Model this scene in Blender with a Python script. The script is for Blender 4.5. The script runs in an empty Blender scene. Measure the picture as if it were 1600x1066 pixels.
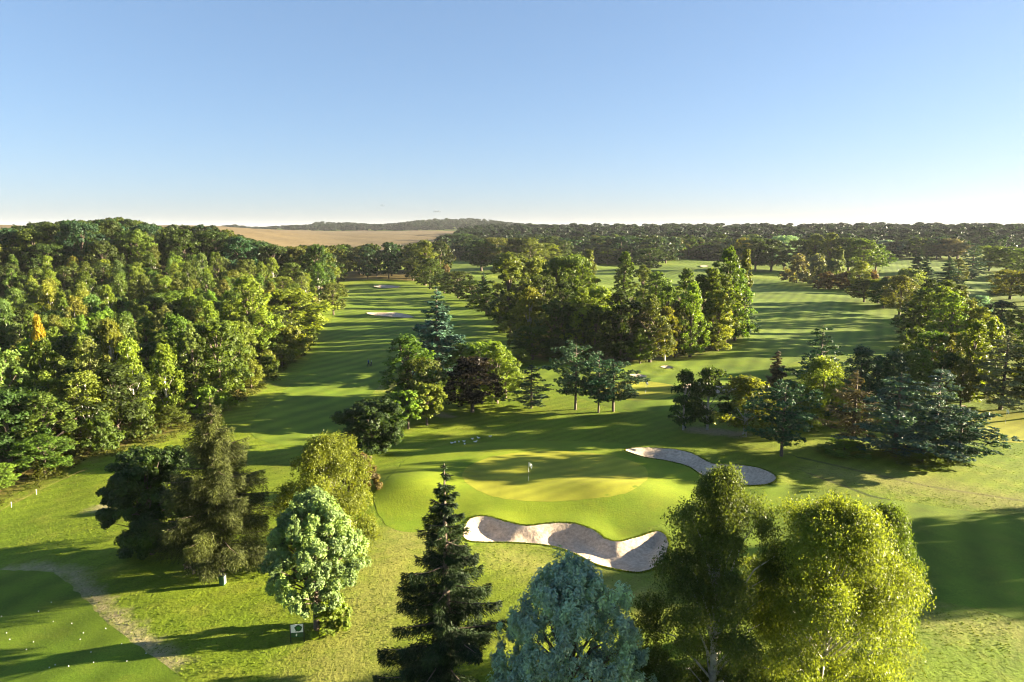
import bpy, math, random
import numpy as np
from mathutils import Vector, geometry

random.seed(7)
rng = np.random.default_rng(11)
R = math.radians
SC = bpy.context.scene
COL = SC.collection

# ------------------------------------------------------------------ camera
CAM_Z = 30.0
F = 1067.0                      # focal length in photo pixels (24 mm on 36 mm, 1600 px)
HOR = 357.0
TH = math.atan((533 - HOR) / F)
cd = bpy.data.cameras.new('camera')
cam = bpy.data.objects.new('camera', cd); COL.objects.link(cam)
cam.location = (0, 0, CAM_Z); cam.rotation_euler = (R(90) - TH, 0, 0)
cd.lens = 24; cd.sensor_width = 36; cd.clip_start = 0.5; cd.clip_end = 60000
SC.camera = cam

# ------------------------------------------------------------------ light
SUN_EL, SUN_AZ = 10.0, 9.0      # azimuth counted from +X towards +Y
w = bpy.data.worlds.new('World'); SC.world = w; w.use_nodes = True
nt = w.node_tree; bg = nt.nodes['Background']
sky = nt.nodes.new('ShaderNodeTexSky'); sky.sky_type = 'NISHITA'; sky.sun_disc = False
sky.sun_elevation = R(SUN_EL); sky.sun_rotation = R(90 - SUN_AZ)
sky.air_density = 0.85; sky.dust_density = 0.6; sky.ozone_density = 5; sky.altitude = 100
gm = nt.nodes.new('ShaderNodeGamma'); gm.inputs[1].default_value = 0.6
hs = nt.nodes.new('ShaderNodeMix'); hs.data_type = 'RGBA'; hs.blend_type = 'MULTIPLY'; hs.inputs[0].default_value = 1; hs.inputs[7].default_value = (.95, .86, .87, 1)
nt.links.new(sky.outputs[0], gm.inputs[0]); nt.links.new(gm.outputs[0], hs.inputs[6]); nt.links.new(hs.outputs[2], bg.inputs[0]); bg.inputs[1].default_value = 0.05
sd = bpy.data.lights.new('sun', 'SUN'); sd.energy = 4.8; sd.angle = R(0.55); sd.color = (1.0, 0.84, 0.58)
sun = bpy.data.objects.new('sun', sd); COL.objects.link(sun)
dirs = Vector((math.cos(R(SUN_EL)) * math.cos(R(SUN_AZ)), math.cos(R(SUN_EL)) * math.sin(R(SUN_AZ)), math.sin(R(SUN_EL))))
sun.rotation_euler = dirs.to_track_quat('Z', 'Y').to_euler()
sun.location = (80, 0, 80)
SC.view_settings.view_transform = 'Standard'; SC.view_settings.look = 'None'
SC.view_settings.exposure = 3.3; SC.view_settings.gamma = 1
SC.cycles.max_bounces = 5; SC.cycles.diffuse_bounces = 4; SC.cycles.glossy_bounces = 1
SC.cycles.transmission_bounces = 2; SC.cycles.volume_bounces = 0
SC.cycles.use_denoising = True; SC.cycles.filter_width = 1.1

# ------------------------------------------------------------------ maths
def S(a, b, v):
    t = np.clip((v - a) / (b - a), 0, 1)
    return t * t * (3 - 2 * t)

def Hb(x, y):
    x = np.asarray(x, float); y = np.asarray(y, float)
    r = np.sqrt(x * x + y * y)
    az = x / np.maximum(y, 20.0)
    h = 0.5 * np.sin(x / 31 + 1) * np.sin(y / 27 + 0.5) + 0.3 * np.sin(x / 13 + y / 19) + .10 * np.sin(x / 5.3 + 2) * np.sin(y / 6.1 + x / 17)
    h = h * S(15, 60, r) * (1 + S(150, 500, r))
    h = h + 17 * S(110, 400, y) * S(-0.24, -0.47, az) * S(4000, 1500, r)          # wooded hill on the left
    h = h + 18 * S(520, 1500, r)                                                   # plateau
    h = h + 36 * np.exp(-((x + 200) / 650) ** 2 - ((y - 3000) / 600) ** 2)          # far hill
    h = h + .85 * S(1.7, 0.75, np.sqrt(((x - 3.5) / 15) ** 2 + ((y - 80) / 10.5) ** 2))   # green plateau
    h = h + 0.9 * np.exp(-((x + 12) / 5.5) ** 2 - ((y - 75) / 5) ** 2)
    h = h + 0.8 * np.exp(-((x - 11) / 6) ** 2 - ((y - 74.5) / 3) ** 2)
    h = h - 0.7 * np.exp(-((x - 8) / 15) ** 2 - ((y - 65) / 5) ** 2)
    h = h + 3.0 * S(0.70, 0.95, az) * S(90, 130, y) * S(400, 200, y)
    return h

def ray(px, py):
    xc = (px - 800) / F; yc = (533 - py) / F
    return np.array([xc, math.cos(TH) + yc * math.sin(TH), -math.sin(TH) + yc * math.cos(TH)])

def G(px, py):
    """ground point seen at a pixel of the photo"""
    d = ray(px, py); t = 10.0; last = 10.0
    while t < 20000:
        p = d * t
        if p[2] + CAM_Z < Hb(p[0], p[1]): break
        last = t; t *= 1.01
    a, b = last, t
    for _ in range(22):
        m = (a + b) / 2; p = d * m
        if p[2] + CAM_Z < Hb(p[0], p[1]): b = m
        else: a = m
    p = d * b
    return np.array([p[0], p[1]])

def ztop(y, ty):
    yc = (533 - ty) / F
    return CAM_Z + y * (yc * math.cos(TH) - math.sin(TH)) / (math.cos(TH) + yc * math.sin(TH))

def proj(x, y, z):
    zc = y * math.cos(TH) - (z - CAM_Z) * math.sin(TH)
    yc = ((z - CAM_Z) * math.cos(TH) + y * math.sin(TH))
    return 800 + F * x / zc, 533 - F * yc / zc, zc

def smooth_poly(P, k=5):
    P = np.array(P); n = len(P); out = []
    for i in range(n):
        p0, p1, p2, p3 = P[i - 1], P[i], P[(i + 1) % n], P[(i + 2) % n]
        for j in range(k):
            t = j / k
            out.append(.5 * ((2 * p1) + (-p0 + p2) * t + (2 * p0 - 5 * p1 + 4 * p2 - p3) * t * t + (-p0 + 3 * p1 - 3 * p2 + p3) * t ** 3))
    return np.array(out)

def sdist(P, x, y):
    """signed distance, positive inside"""
    x = np.asarray(x, float); y = np.asarray(y, float)
    d = np.full(x.shape, 1e9); ins = np.zeros(x.shape, bool)
    n = len(P)
    for i in range(n):
        a = P[i]; b = P[(i + 1) % n]; e = b - a; L = e @ e + 1e-12
        t = np.clip(((x - a[0]) * e[0] + (y - a[1]) * e[1]) / L, 0, 1)
        d = np.minimum(d, np.hypot(x - a[0] - t * e[0], y - a[1] - t * e[1]))
        c = ((a[1] > y) != (b[1] > y))
        with np.errstate(divide='ignore', invalid='ignore'):
            xi = a[0] + (y - a[1]) * e[0] / (e[1] if e[1] != 0 else 1e-12)
        ins ^= c & (x < xi)
    return np.where(ins, d, -d)

def pxpoly(pts, k=5):
    return smooth_poly([G(*p) for p in pts], k)

# ------------------------------------------------------------------ nodes helpers
def new_mat(name):
    m = bpy.data.materials.new(name); m.use_nodes = True
    t = m.node_tree; t.nodes.clear()
    out = t.nodes.new('ShaderNodeOutputMaterial')
    return m, t, out
def N(t, kind, **kw):
    n = t.nodes.new('ShaderNode' + kind)
    for k, v in kw.items():
        if k.startswith('i_'):
            key = k[2:]; key = int(key) if key.isdigit() else key
            n.inputs[key].default_value = v
        else: setattr(n, k, v)
    return n
def L(t, a, b): t.links.new(a, b)
def noise(t, co, scale, detail=4, rough=.55, dist=0):
    n = N(t, 'TexNoise'); n.inputs['Scale'].default_value = scale; n.inputs['Detail'].default_value = detail
    n.inputs['Roughness'].default_value = rough; n.inputs['Distortion'].default_value = dist
    if co is not None: L(t, co, n.inputs['Vector'])
    return n.outputs[0]
def ramp(t, fac, lo, hi):
    n = N(t, 'MapRange'); n.inputs[1].default_value = lo; n.inputs[2].default_value = hi
    L(t, fac, n.inputs[0]); return n.outputs[0]
def mix(t, fac, a, b, mode='MIX'):
    n = N(t, 'Mix', data_type='RGBA', blend_type=mode)
    if isinstance(fac, float): n.inputs[0].default_value = fac
    else: L(t, fac, n.inputs[0])
    for s, v in ((6, a), (7, b)):
        if isinstance(v, tuple): n.inputs[s].default_value = (*v, 1)
        else: L(t, v, n.inputs[s])
    return n.outputs[2]
def math_(t, op, a, b=None):
    n = N(t, 'Math', operation=op)
    for s, v in ((0, a), (1, b)):
        if v is None: continue
        if isinstance(v, (int, float)): n.inputs[s].default_value = v
        else: L(t, v, n.inputs[s])
    return n.outputs[0]

def ground_mat(name, c1, c2, c3, dry=.5, scale=1.0, bump=.5, fine=6.0, stripes=0, extra=False):
    m, t, out = new_mat(name)
    geo = N(t, 'NewGeometry'); P = geo.outputs['Position']
    big = noise(t, P, .035 * scale, 5, .6)
    mid = noise(t, P, .35 * scale, 5, .6)
    fin = noise(t, P, fine, 3, .7)
    c = mix(t, ramp(t, big, .38, .62), c1, c2)
    c = mix(t, math_(t, 'MULTIPLY', ramp(t, mid, .5, .72), dry), c, c3)
    if stripes:
        mp = N(t, 'Mapping'); mp.inputs['Rotation'].default_value = (0, 0, stripes)
        L(t, P, mp.inputs[0])
        wv = N(t, 'TexWave', wave_type='BANDS'); wv.inputs['Scale'].default_value = .16 if name != 'fairway_grass' else .075; wv.inputs['Distortion'].default_value = .6
        wv.inputs['Detail'].default_value = 1; L(t, mp.outputs[0], wv.inputs[0])
        c = mix(t, math_(t, 'MULTIPLY', wv.outputs['Fac'], .5 if name == 'fairway_grass' else .3), c, tuple(v * .5 for v in c1))
    if extra:
        for at, col, wd in (('dirt', (.40, .31, .19), .9), ('line', (.03, .045, .012), .14), ('dry', (.30, .25, .085), 2.5), ('litter', (.12, .085, .03), 3.0)):
            a = N(t, 'Attribute', attribute_name=at)
            s = math_(t, 'ADD', a.outputs['Fac'], math_(t, 'MULTIPLY', math_(t, 'SUBTRACT', noise(t, P, .8 if at != 'line' else .4, 5, .7), .5), wd * 4))
            k = ramp(t, s, -wd, wd)
            if at == 'line':
                k = math_(t, 'MULTIPLY', ramp(t, math_(t, 'ABSOLUTE', a.outputs['Fac']), .5, .12), ramp(t, N(t, 'Attribute', attribute_name='linem').outputs['Fac'], .5, .99))
            c = mix(t, math_(t, 'MULTIPLY', k, {'dirt': .75, 'line': .75, 'dry': .42, 'litter': .9}[at]), c, col)
    c = mix(t, 1.0, c, mixv(t, fin, .66, 1.34), 'MULTIPLY')
    c = mix(t, 1.0, c, mixv(t, noise(t, P, .11, 4, .65, .6), .70, 1.30), 'MULTIPLY')
    b = N(t, 'BsdfPrincipled'); L(t, c, b.inputs['Base Color']); b.inputs['Roughness'].default_value = .85
    b.inputs['Specular IOR Level'].default_value = .15
    bp = N(t, 'Bump'); bp.inputs['Strength'].default_value = bump; bp.inputs['Distance'].default_value = .25
    L(t, math_(t, 'ADD', noise(t, P, fine * .5, 4, .75), math_(t, 'MULTIPLY', mid, .6)), bp.inputs['Height'])
    L(t, bp.outputs[0], b.inputs['Normal']); L(t, b.outputs[0], out.inputs[0])
    return m
def mixv(t, fac, lo, hi):
    n = N(t, 'MapRange'); n.inputs[1].default_value = .25; n.inputs[2].default_value = .75
    n.inputs[3].default_value = lo; n.inputs[4].default_value = hi; L(t, fac, n.inputs[0])
    return n.outputs[0]

M = {}
M['rough'] = ground_mat('rough_grass', (.115, .175, .009), (.165, .21, .012), (.24, .225, .035), .4, 1.0, .45, 5.0, R(52), True)
M['fairway'] = ground_mat('fairway_grass', (.110, .180, .012), (.155, .21, .015), (.21, .22, .025), .35, 1.0, .16, 9.0, R(28))
M['collar'] = ground_mat('collar_grass', (.125, .19, .009), (.18, .225, .012), (.22, .23, .016), .3, 2.0, .2, 8.0)
M['green'] = ground_mat('putting_grass', (.25, .265, .022), (.29, .29, .026), (.30, .285, .034), .4, 2.0, .05, 14.0, R(60))
M['sand'] = ground_mat('bunker_sand', (.44, .35, .255), (.51, .41, .305), (.34, .265, .19), .5, 6.0, .35, 3.0)
M['straw'] = ground_mat('stubble', (.14, .103, .044), (.165, .122, .054), (.115, .085, .034), .6, .3, .1, .6, R(80))

def foliage_mat(name, trans=.45, v0=.52, v1=1.55, rough=.45):
    m, t, out = new_mat(name)
    oi = N(t, 'ObjectInfo'); at = N(t, 'Attribute', attribute_name='v')
    fac = at.outputs['Fac']
    c = mix(t, 1.0, oi.outputs['Color'], mixr(t, fac, v0, v1), 'MULTIPLY')
    warm = mix(t, 1.0, c, (1.14, 1.12, .7), 'MULTIPLY')
    a2 = N(t, 'Attribute', attribute_name='u')
    c = mix(t, ramp(t, a2.outputs['Fac'], .45, 1.0), c, warm)
    d = N(t, 'BsdfPrincipled'); L(t, c, d.inputs['Base Color']); d.inputs['Roughness'].default_value = rough
    d.inputs['Specular IOR Level'].default_value = .15
    tr = N(t, 'BsdfTranslucent'); L(t, mix(t, 1.0, c, (1.42, 1.34, .5), 'MULTIPLY'), tr.inputs[0])
    ms = N(t, 'MixShader'); ms.inputs[0].default_value = trans
    L(t, d.outputs[0], ms.inputs[1]); L(t, tr.outputs[0], ms.inputs[2]); L(t, ms.outputs[0], out.inputs[0])
    return m
def mixr(t, fac, lo, hi):
    n = N(t, 'MapRange'); n.inputs[3].default_value = lo; n.inputs[4].default_value = hi; L(t, fac, n.inputs[0])
    return n.outputs[0]
M['leaf'] = foliage_mat('leaves')
M['tuft'] = foliage_mat('grass_blades', .25, .75, 1.2, .8)
M['silverleaf'] = foliage_mat('silver_leaves', .3, .35, 2.0, .5)
M['needle'] = foliage_mat('needles', .14, .4, 1.8, .6)

def simple(name, col, rough=.7, metal=0, var=.25, scale=8):
    m, t, out = new_mat(name)
    tc = N(t, 'TexCoord')
    n = noise(t, tc.outputs['Object'], scale, 4, .6)
    c = mix(t, 1.0, col, mixv(t, n, 1 - var, 1 + var), 'MULTIPLY')
    b = N(t, 'BsdfPrincipled'); L(t, c, b.inputs['Base Color']); b.inputs['Roughness'].default_value = rough
    b.inputs['Metallic'].default_value = metal
    bp = N(t, 'Bump'); bp.inputs['Strength'].default_value = .3; L(t, n, bp.inputs['Height']); L(t, bp.outputs[0], b.inputs['Normal'])
    L(t, b.outputs[0], out.inputs[0]); return m
M['bark'] = simple('bark', (.10, .075, .055), .9, 0, .5, 4)
M['birchbark'] = simple('birch_bark', (.36, .34, .30), .8, 0, .6, 3)

# ------------------------------------------------------------------ objects helpers
def tag(o, label=None, cat=None, group=None, kind=None):
    if label: o['label'] = label
    if cat: o['category'] = cat
    if group: o['group'] = group
    if kind: o['kind'] = kind
    return o
def link(name, me, parent=None):
    o = bpy.data.objects.new(name, me); COL.objects.link(o)
    if parent: o.parent = parent
    return o

def raw_mesh(name, V, faces4, mats, attrs=None, matidx=None, faces3=None):
    me = bpy.data.meshes.new(name)
    V = np.asarray(V, np.float32)
    me.vertices.add(len(V)); me.vertices.foreach_set('co', V.ravel())
    n4 = len(faces4); n3 = 0 if faces3 is None else len(faces3)
    li = np.asarray(faces4, np.int32).ravel()
    if n3: li = np.concatenate([li, np.asarray(faces3, np.int32).ravel()])
    me.loops.add(len(li)); me.loops.foreach_set('vertex_index', li)
    me.polygons.add(n4 + n3)
    st = np.concatenate([np.arange(n4) * 4, n4 * 4 + np.arange(n3) * 3]).astype(np.int32)
    me.polygons.foreach_set('loop_start', st)
    if matidx is not None: me.polygons.foreach_set('material_index', np.asarray(matidx, np.int32))
    for m in mats: me.materials.append(m)
    for k, a in (attrs or {}).items():
        me.attributes.new(k, 'FLOAT', 'POINT').data.foreach_set('value', np.asarray(a, np.float32))
    me.update(calc_edges=True)
    return me

# ------------------------------------------------------------------ ground regions (photo pixels -> ground)
P_green = pxpoly([(722, 745), (735, 727), (775, 713), (840, 705), (910, 707), (970, 716), (1008, 731), (1010, 752), (985, 768), (930, 779), (860, 784), (790, 780), (745, 766)])
P_collar = pxpoly([(590, 800), (585, 770), (610, 745), (640, 715), (690, 700), (800, 690), (900, 690), (1000, 697), (1060, 720), (1100, 760), (1060, 800), (1010, 830), (985, 848), (957, 851), (935, 838), (905, 822), (862, 820), (820, 823), (775, 812), (735, 808), (700, 818), (650, 832), (610, 825)])
P_b1 = pxpoly([(723, 838), (731, 818), (745, 811), (764, 811), (790, 819), (822, 825), (866, 821), (902, 823), (930, 834), (945, 845), (966, 850), (1000, 842), (1030, 834), (1044, 850), (1036, 880), (1008, 896), (974, 895), (930, 884), (898, 868), (860, 856), (810, 851), (752, 850), (730, 847)], 6)
P_b2 = pxpoly([(977, 706), (1000, 702), (1050, 704), (1085, 713), (1112, 727), (1150, 729), (1188, 735), (1211, 747), (1205, 757), (1175, 761), (1130, 755), (1098, 745), (1075, 731), (1040, 722), (1005, 716)], 6)
P_b3 = pxpoly([(1068, 603), (1090, 599), (1115, 604), (1150, 608), (1148, 614), (1120, 617), (1090, 612), (1070, 609)])
P_b4 = pxpoly([(982, 588), (995, 586), (1010, 589), (1008, 591), (992, 591)])
P_b5 = pxpoly([(1032, 575), (1042, 573), (1053, 576), (1044, 577.5)])
P_b6 = pxpoly([(573, 490), (600, 490), (622, 490), (646, 496), (636, 498), (606, 496), (585, 494)])
P_b7 = pxpoly([(584, 448), (604, 446.5), (625, 449), (612, 451.5), (594, 450.5)])
P_b8 = pxpoly([(1494, 637), (1502, 635.5), (1511, 637.5), (1502, 640)])
P_b9 = pxpoly([(1094, 417), (1101, 415.8), (1108, 417), (1101, 418.5)])
P_b10 = pxpoly([(720, 403.5), (729, 401.5), (737, 403), (729, 404.8)])
P_fr = pxpoly([(1120, 770), (1180, 765), (1240, 760), (1330, 775), (1420, 785), (1520, 800), (1700, 815), (2000, 850), (1900, 960), (1650, 975), (1500, 945), (1380, 930), (1200, 940), (1090, 920), (1080, 850)])
P_tee = pxpoly([(-400, 900), (-100, 890), (60, 893), (90, 900), (130, 935), (170, 975), (230, 1020), (300, 1075), (340, 1130), (100, 1180), (-500, 1200)])
P_fl = pxpoly([(545, 445), (600, 442), (650, 444), (740, 460), (790, 490), (810, 530), (790, 548), (700, 545), (610, 590), (560, 640), (500, 690), (440, 695), (395, 680), (400, 650), (450, 605), (480, 565), (515, 510), (525, 475)])
P_fmid = pxpoly([(820, 572), (900, 566), (1000, 566), (1080, 563), (1130, 552), (1165, 532), (1120, 480), (1105, 436), (1250, 440), (1330, 452), (1400, 480), (1400, 515), (1330, 545), (1230, 570), (1210, 590), (1170, 620), (1060, 642), (960, 640), (1000, 650), (900, 620), (850, 600)])
def _ccw(P):
    a = (P[:, 0] * np.roll(P[:, 1], -1) - P[:, 1] * np.roll(P[:, 0], -1)).sum()
    return P if a > 0 else P[::-1].copy()
P_b1, P_b2, P_b3 = _ccw(P_b1), _ccw(P_b2), _ccw(P_b3)
P_g2 = pxpoly([(935, 604), (970, 597), (1010, 596), (1050, 602), (1062, 612), (1040, 622), (990, 626), (950, 620)])
P_g3 = pxpoly([(1490, 650), (1530, 641), (1600, 646), (1680, 655), (1720, 668), (1640, 690), (1560, 690), (1500, 672)])
P_far1 = pxpoly([(690, 405), (735, 400), (770, 410), (775, 425), (740, 440), (700, 430)])
P_far2 = pxpoly([(925, 400), (1000, 402), (1090, 406), (1130, 412), (1110, 440), (1050, 450), (980, 460), (930, 450)])
P_far3 = pxpoly([(1390, 402), (1450, 398), (1530, 420), (1640, 430), (1700, 455), (1620, 470), (1500, 470), (1440, 462), (1390, 440), (1330, 450), (1375, 425)])
P_straw = np.array([[-760, 590], [-430, 610], [-260, 560], [-60, 640], [-20, 900], [-110, 1400], [-150, 2150], [-1500, 2150], [-1700, 1200], [-1100, 640]], float)
SHEETS = [  # name, polygon, material, drop, profile depth, lip
    ('fairway', P_fr, 'fairway', 0, 0), ('fairway', P_fl, 'fairway', 0, 0), ('fairway', P_fmid, 'fairway', 0, 0),
    ('tee', P_tee, 'fairway', 0, 0), ('fairway', P_far1, 'fairway', 0, 0), ('fairway', P_far2, 'fairway', 0, 0), ('fairway', P_far3, 'fairway', 0, 0),
    ('field', P_straw, 'straw', 0, 0),
    ('fringe', P_collar, 'collar', 0, 0), ('green', P_green, 'green', 1, 0), ('green', P_g2, 'green', 1, 0), ('green', P_g3, 'green', 1, 0),
    ('bunker', P_b1, 'sand', 2, .75), ('bunker', P_b2, 'sand', 2, .7), ('bunker', P_b3, 'sand', 2, .7), ('bunker', P_b4, 'sand', 2, .6), ('bunker', P_b5, 'sand', 2, .5),
    ('bunker', P_b6, 'sand', 2, .7), ('bunker', P_b7, 'sand', 2, .6), ('bunker', P_b8, 'sand', 2, .4), ('bunker', P_b9, 'sand', 2, .4), ('bunker', P_b10, 'sand', 2, .4)]

def inbox(P, x, y, m):
    lo = P.min(0) - m; hi = P.max(0) + m
    return (x > lo[0]) & (x < hi[0]) & (y > lo[1]) & (y < hi[1])

def level(x, y, upto):
    """height of the surface of layer `upto` (0 fairway, 1 green, 2 bunker, 3 = bare ground below all)"""
    x = np.asarray(x, float).copy(); y = np.asarray(y, float).copy()
    h = Hb(x, y)
    for nm, P, mt, lv, dep in SHEETS:
        k = inbox(P, x, y, 5)
        if not k.any(): continue
        d = sdist(P, x[k], y[k]); dist = np.hypot(x[k], y[k])
        big = np.maximum(1, dist / 150)
        dd = 0
        if lv == 2:
            dd = -dep * S(-.1, 2.2, d) + .22 * np.exp(-(np.minimum(d, 0) / 1.6) ** 2) * (d < 0) + .22 * (d >= 0) * S(1.0, 0.0, d)
            if dep > .72:   # raked ridges running into the big bunker
                dd = dd + .10 * np.sin(x[k] * 2.1 + y[k] * .8) * S(.2, 1.5, d)
        if lv < upto:       # a higher layer lies on this one: sink where it covers
            pass
        if upto == 3 or lv > upto:
            dd = dd - (.12 * big + (.25 if lv == 2 else 0)) * S(.3 if lv < 2 else .02, (1.6 if lv < 2 else .8) * big.max() if np.ndim(big) else .8, d)
        h[k] = h[k] + dd
    return h
def Hg(x, y):
    return level(np.atleast_1d(x), np.atleast_1d(y), 3)
def hz(x, y): return float(Hg(x, y)[0])

# polar sheet around the camera position, out to the horizon
def build_ground():
    fr = np.radians(np.arange(-56, 56.01, .36)); bk = np.radians(np.arange(60, 301, 6))
    ang = np.concatenate([fr, bk]); rad = [8.0]
    while rad[-1] < 16000: rad.append(rad[-1] * (1.0105 if 30 < rad[-1] < 160 else 1.02))
    rad = np.array(rad); A, RR = np.meshgrid(ang, rad)
    x = (RR * np.sin(A)).ravel(); y = (RR * np.cos(A)).ravel()
    z = Hg(x, y)
    nA = len(ang); nR = len(rad)
    i = np.arange((nR - 1) * nA); r_, a_ = i // nA, i % nA; b_ = (a_ + 1) % nA
    q = np.stack([r_ * nA + a_, r_ * nA + b_, (r_ + 1) * nA + b_, (r_ + 1) * nA + a_], 1)[:, ::-1]
    V = np.stack([x, y, z], 1); V = np.vstack([V, [[0, 0, 0]]])
    tri = np.stack([np.arange(nA), (np.arange(nA) + 1) % nA, np.full(nA, len(V) - 1)], 1)
    tri = tri[:, [0, 2, 1]][:, ::-1] if False else tri
    x = V[:, 0]; y = V[:, 1]
    def band(pts, wdt):
        P = np.array([G(*p) for p in pts]); d = np.full(x.shape, 1e9)
        for a, b in zip(P[:-1], P[1:]):
            e = b - a; t = np.clip(((x - a[0]) * e[0] + (y - a[1]) * e[1]) / (e @ e), 0, 1)
            d = np.minimum(d, np.hypot(x - a[0] - t * e[0], y - a[1] - t * e[1]))
        return wdt - d
    dirt = np.maximum(band([(-60, 905), (60, 885), (110, 895), (140, 930), (190, 975), (230, 1010), (270, 1040)], .5), band([(150, 795), (185, 790)], .6))
    dirt = np.maximum(dirt, band([(560, 640), (640, 640), (700, 650)], .8))
    dirt = np.maximum(dirt, band([(1085, 672), (1150, 678)], 1.5))
    dry = np.maximum(band([(640, 840), (600, 900), (560, 990), (520, 1060)], 3), band([(800, 870), (900, 905), (1000, 930)], 2.5))
    dry = np.maximum(dry, band([(1420, 960), (1600, 990), (1750, 1020)], 1.5))
    dry = np.maximum(dry, band([(1300, 740), (1450, 760), (1600, 790)], 3))
    dry = np.maximum(dry, band([(480, 600), (600, 605)], 3))
    # trench lines: signed distance to a line
    def sline(pts):
        P = np.array([G(*p) for p in pts]); best = np.full(x.shape, 1e9); sg = np.ones(x.shape)
        for a, b in zip(P[:-1], P[1:]):
            e = b - a; t = np.clip(((x - a[0]) * e[0] + (y - a[1]) * e[1]) / (e @ e), 0, 1)
            d = np.hypot(x - a[0] - t * e[0], y - a[1] - t * e[1])
            s = np.sign((x - a[0]) * e[1] - (y - a[1]) * e[0])
            k = d < best; best = np.where(k, d, best); sg = np.where(k, s, sg)
        return best * sg
    l1 = sline([(1250, 715), (1350, 738), (1450, 760), (1600, 783), (1750, 800)])
    l2 = sline([(1270, 742), (1360, 775), (1450, 795), (1600, 822), (1750, 850)])
    l3 = sline([(560, 640), (600, 700), (660, 800)])
    ln = np.where(np.abs(l1) < np.abs(l2), l1, l2)
    litter = np.maximum(sdist(np.array(WOOD), x, y), -5) - 2
    litter = np.maximum(litter, sdist(np.array(COPSE), x, y))
    me = raw_mesh('ground', V, q, [M['rough']], {'dirt': dirt, 'dry': dry, 'line': ln, 'linem': S(5, 3, np.abs(ln)), 'litter': litter}, faces3=tri)
    me.polygons.foreach_set('use_smooth', np.ones(len(me.polygons), bool))
    o = link('ground', me); tag(o, kind='structure')
    return o

def build_sheet(nm, P, mt, lv, dep):
    c = P.mean(0); dist = max(30, np.hypot(P[:, 0], P[:, 1]).min()); step = max(.55, dist * .0105) if lv == 2 or dist < 120 else dist * .014
    if lv == 1 or dist > 120: step = max(step, 1.0)
    if nm == 'field': step = 22
    lo, hi = P.min(0), P.max(0)
    while (hi[0] - lo[0]) * (hi[1] - lo[1]) / step ** 2 > 20000: step *= 1.15
    gx, gy = np.meshgrid(np.arange(lo[0], hi[0], step), np.arange(lo[1], hi[1], step))
    gx = gx.ravel() + rng.uniform(-.15, .15, gx.size) * step; gy = gy.ravel() + rng.uniform(-.15, .15, gy.size) * step
    k = sdist(P, gx, gy) > step * .4
    # densify boundary
    B = []
    for i in range(len(P)):
        a, b = P[i], P[(i + 1) % len(P)]; n = max(1, int(np.hypot(*(b - a)) / step))
        for j in range(n): B.append(a + (b - a) * j / n)
    B = np.array(B)
    if lv < 2: B = B + rng.normal(0, .07, B.shape)
    if lv == 2:   # ragged turf edge
        B = B + rng.normal(0, .05, B.shape)
    pts = [Vector(p) for p in B] + [Vector((a, b)) for a, b in zip(gx[k], gy[k])]
    e = [(i, (i + 1) % len(B)) for i in range(len(B))]
    vo, _, fo, *_ = geometry.delaunay_2d_cdt(pts, e, [], 1, 1e-4)
    V = np.array([[v.x, v.y] for v in vo])
    z = level(V[:, 0], V[:, 1], lv) + (.014 + .008 * lv) * max(1, dist / 100) ** 1.5
    tr = np.array([f for f in fo if len(f) == 3], np.int32)
    me = raw_mesh(nm, np.column_stack([V, z]), np.zeros((0, 4), np.int32), [M[mt]], faces3=tr)
    me.polygons.foreach_set('use_smooth', np.ones(len(me.polygons), bool))
    if len(me.polygons) and me.polygons[0].normal.z < 0: me.flip_normals()
    return tag(link(nm, me), kind='structure')

WOODPX = [(-60, 815), (0, 793), (60, 765), (130, 730), (200, 705), (255, 690), (305, 668), (350, 645), (400, 618), (440, 582), (470, 560), (492, 530), (490, 505), (500, 482), (522, 455), (532, 440), (600, 437), (690, 440)]
WOOD = [G(*p) for p in WOODPX] + [np.array(p, float) for p in ((-45, 480), (-150, 520), (-330, 560), (-560, 520), (-640, 420), (-330, 160), (-120, 75))]
COPSE = [G(*p) for p in [(690, 448), (740, 470), (785, 505), (822, 556), (880, 566), (960, 566), (1060, 560), (1110, 547), (1150, 530), (1170, 520), (1160, 490), (1110, 470), (1040, 462), (960, 468), (880, 470), (800, 465), (745, 448)]]

# ------------------------------------------------------------------ trees
def unit(v): return v / (np.linalg.norm(v, axis=-1, keepdims=True) + 1e-9)
def rdir(r, n): return unit(r.normal(size=(n, 3)))

def leaf_arrays(r, C, Nn, Sz, asp, axis=None):
    a = unit(np.cross(Nn, rdir(r, len(C)))) if axis is None else unit(axis - Nn * (axis * Nn).sum(1, keepdims=True))
    b = np.cross(Nn, a); Sz = Sz[:, None]
    V = np.stack([C + a * Sz, C + b * Sz * asp, C - a * Sz, C - b * Sz * asp], 1).reshape(-1, 3)
    return V

def tube(path, rad, seg, V, Fc):
    path = [np.asarray(p, float) for p in path]; base = len(V)
    for i, p in enumerate(path):
        d = path[min(i + 1, len(path) - 1)] - path[max(i - 1, 0)]; d = d / (np.linalg.norm(d) + 1e-9)
        u = np.cross(d, (1, 0, 0) if abs(d[0]) < .8 else (0, 1, 0)); u /= np.linalg.norm(u); v = np.cross(d, u)
        for k in range(seg):
            t = 2 * math.pi * k / seg
            V.append(p + rad[i] * (u * math.cos(t) + v * math.sin(t)))
    for i in range(len(path) - 1):
        for k in range(seg):
            k2 = (k + 1) % seg
            Fc.append((base + i * seg + k, base + i * seg + k2, base + (i + 1) * seg + k2, base + (i + 1) * seg + k))

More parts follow.
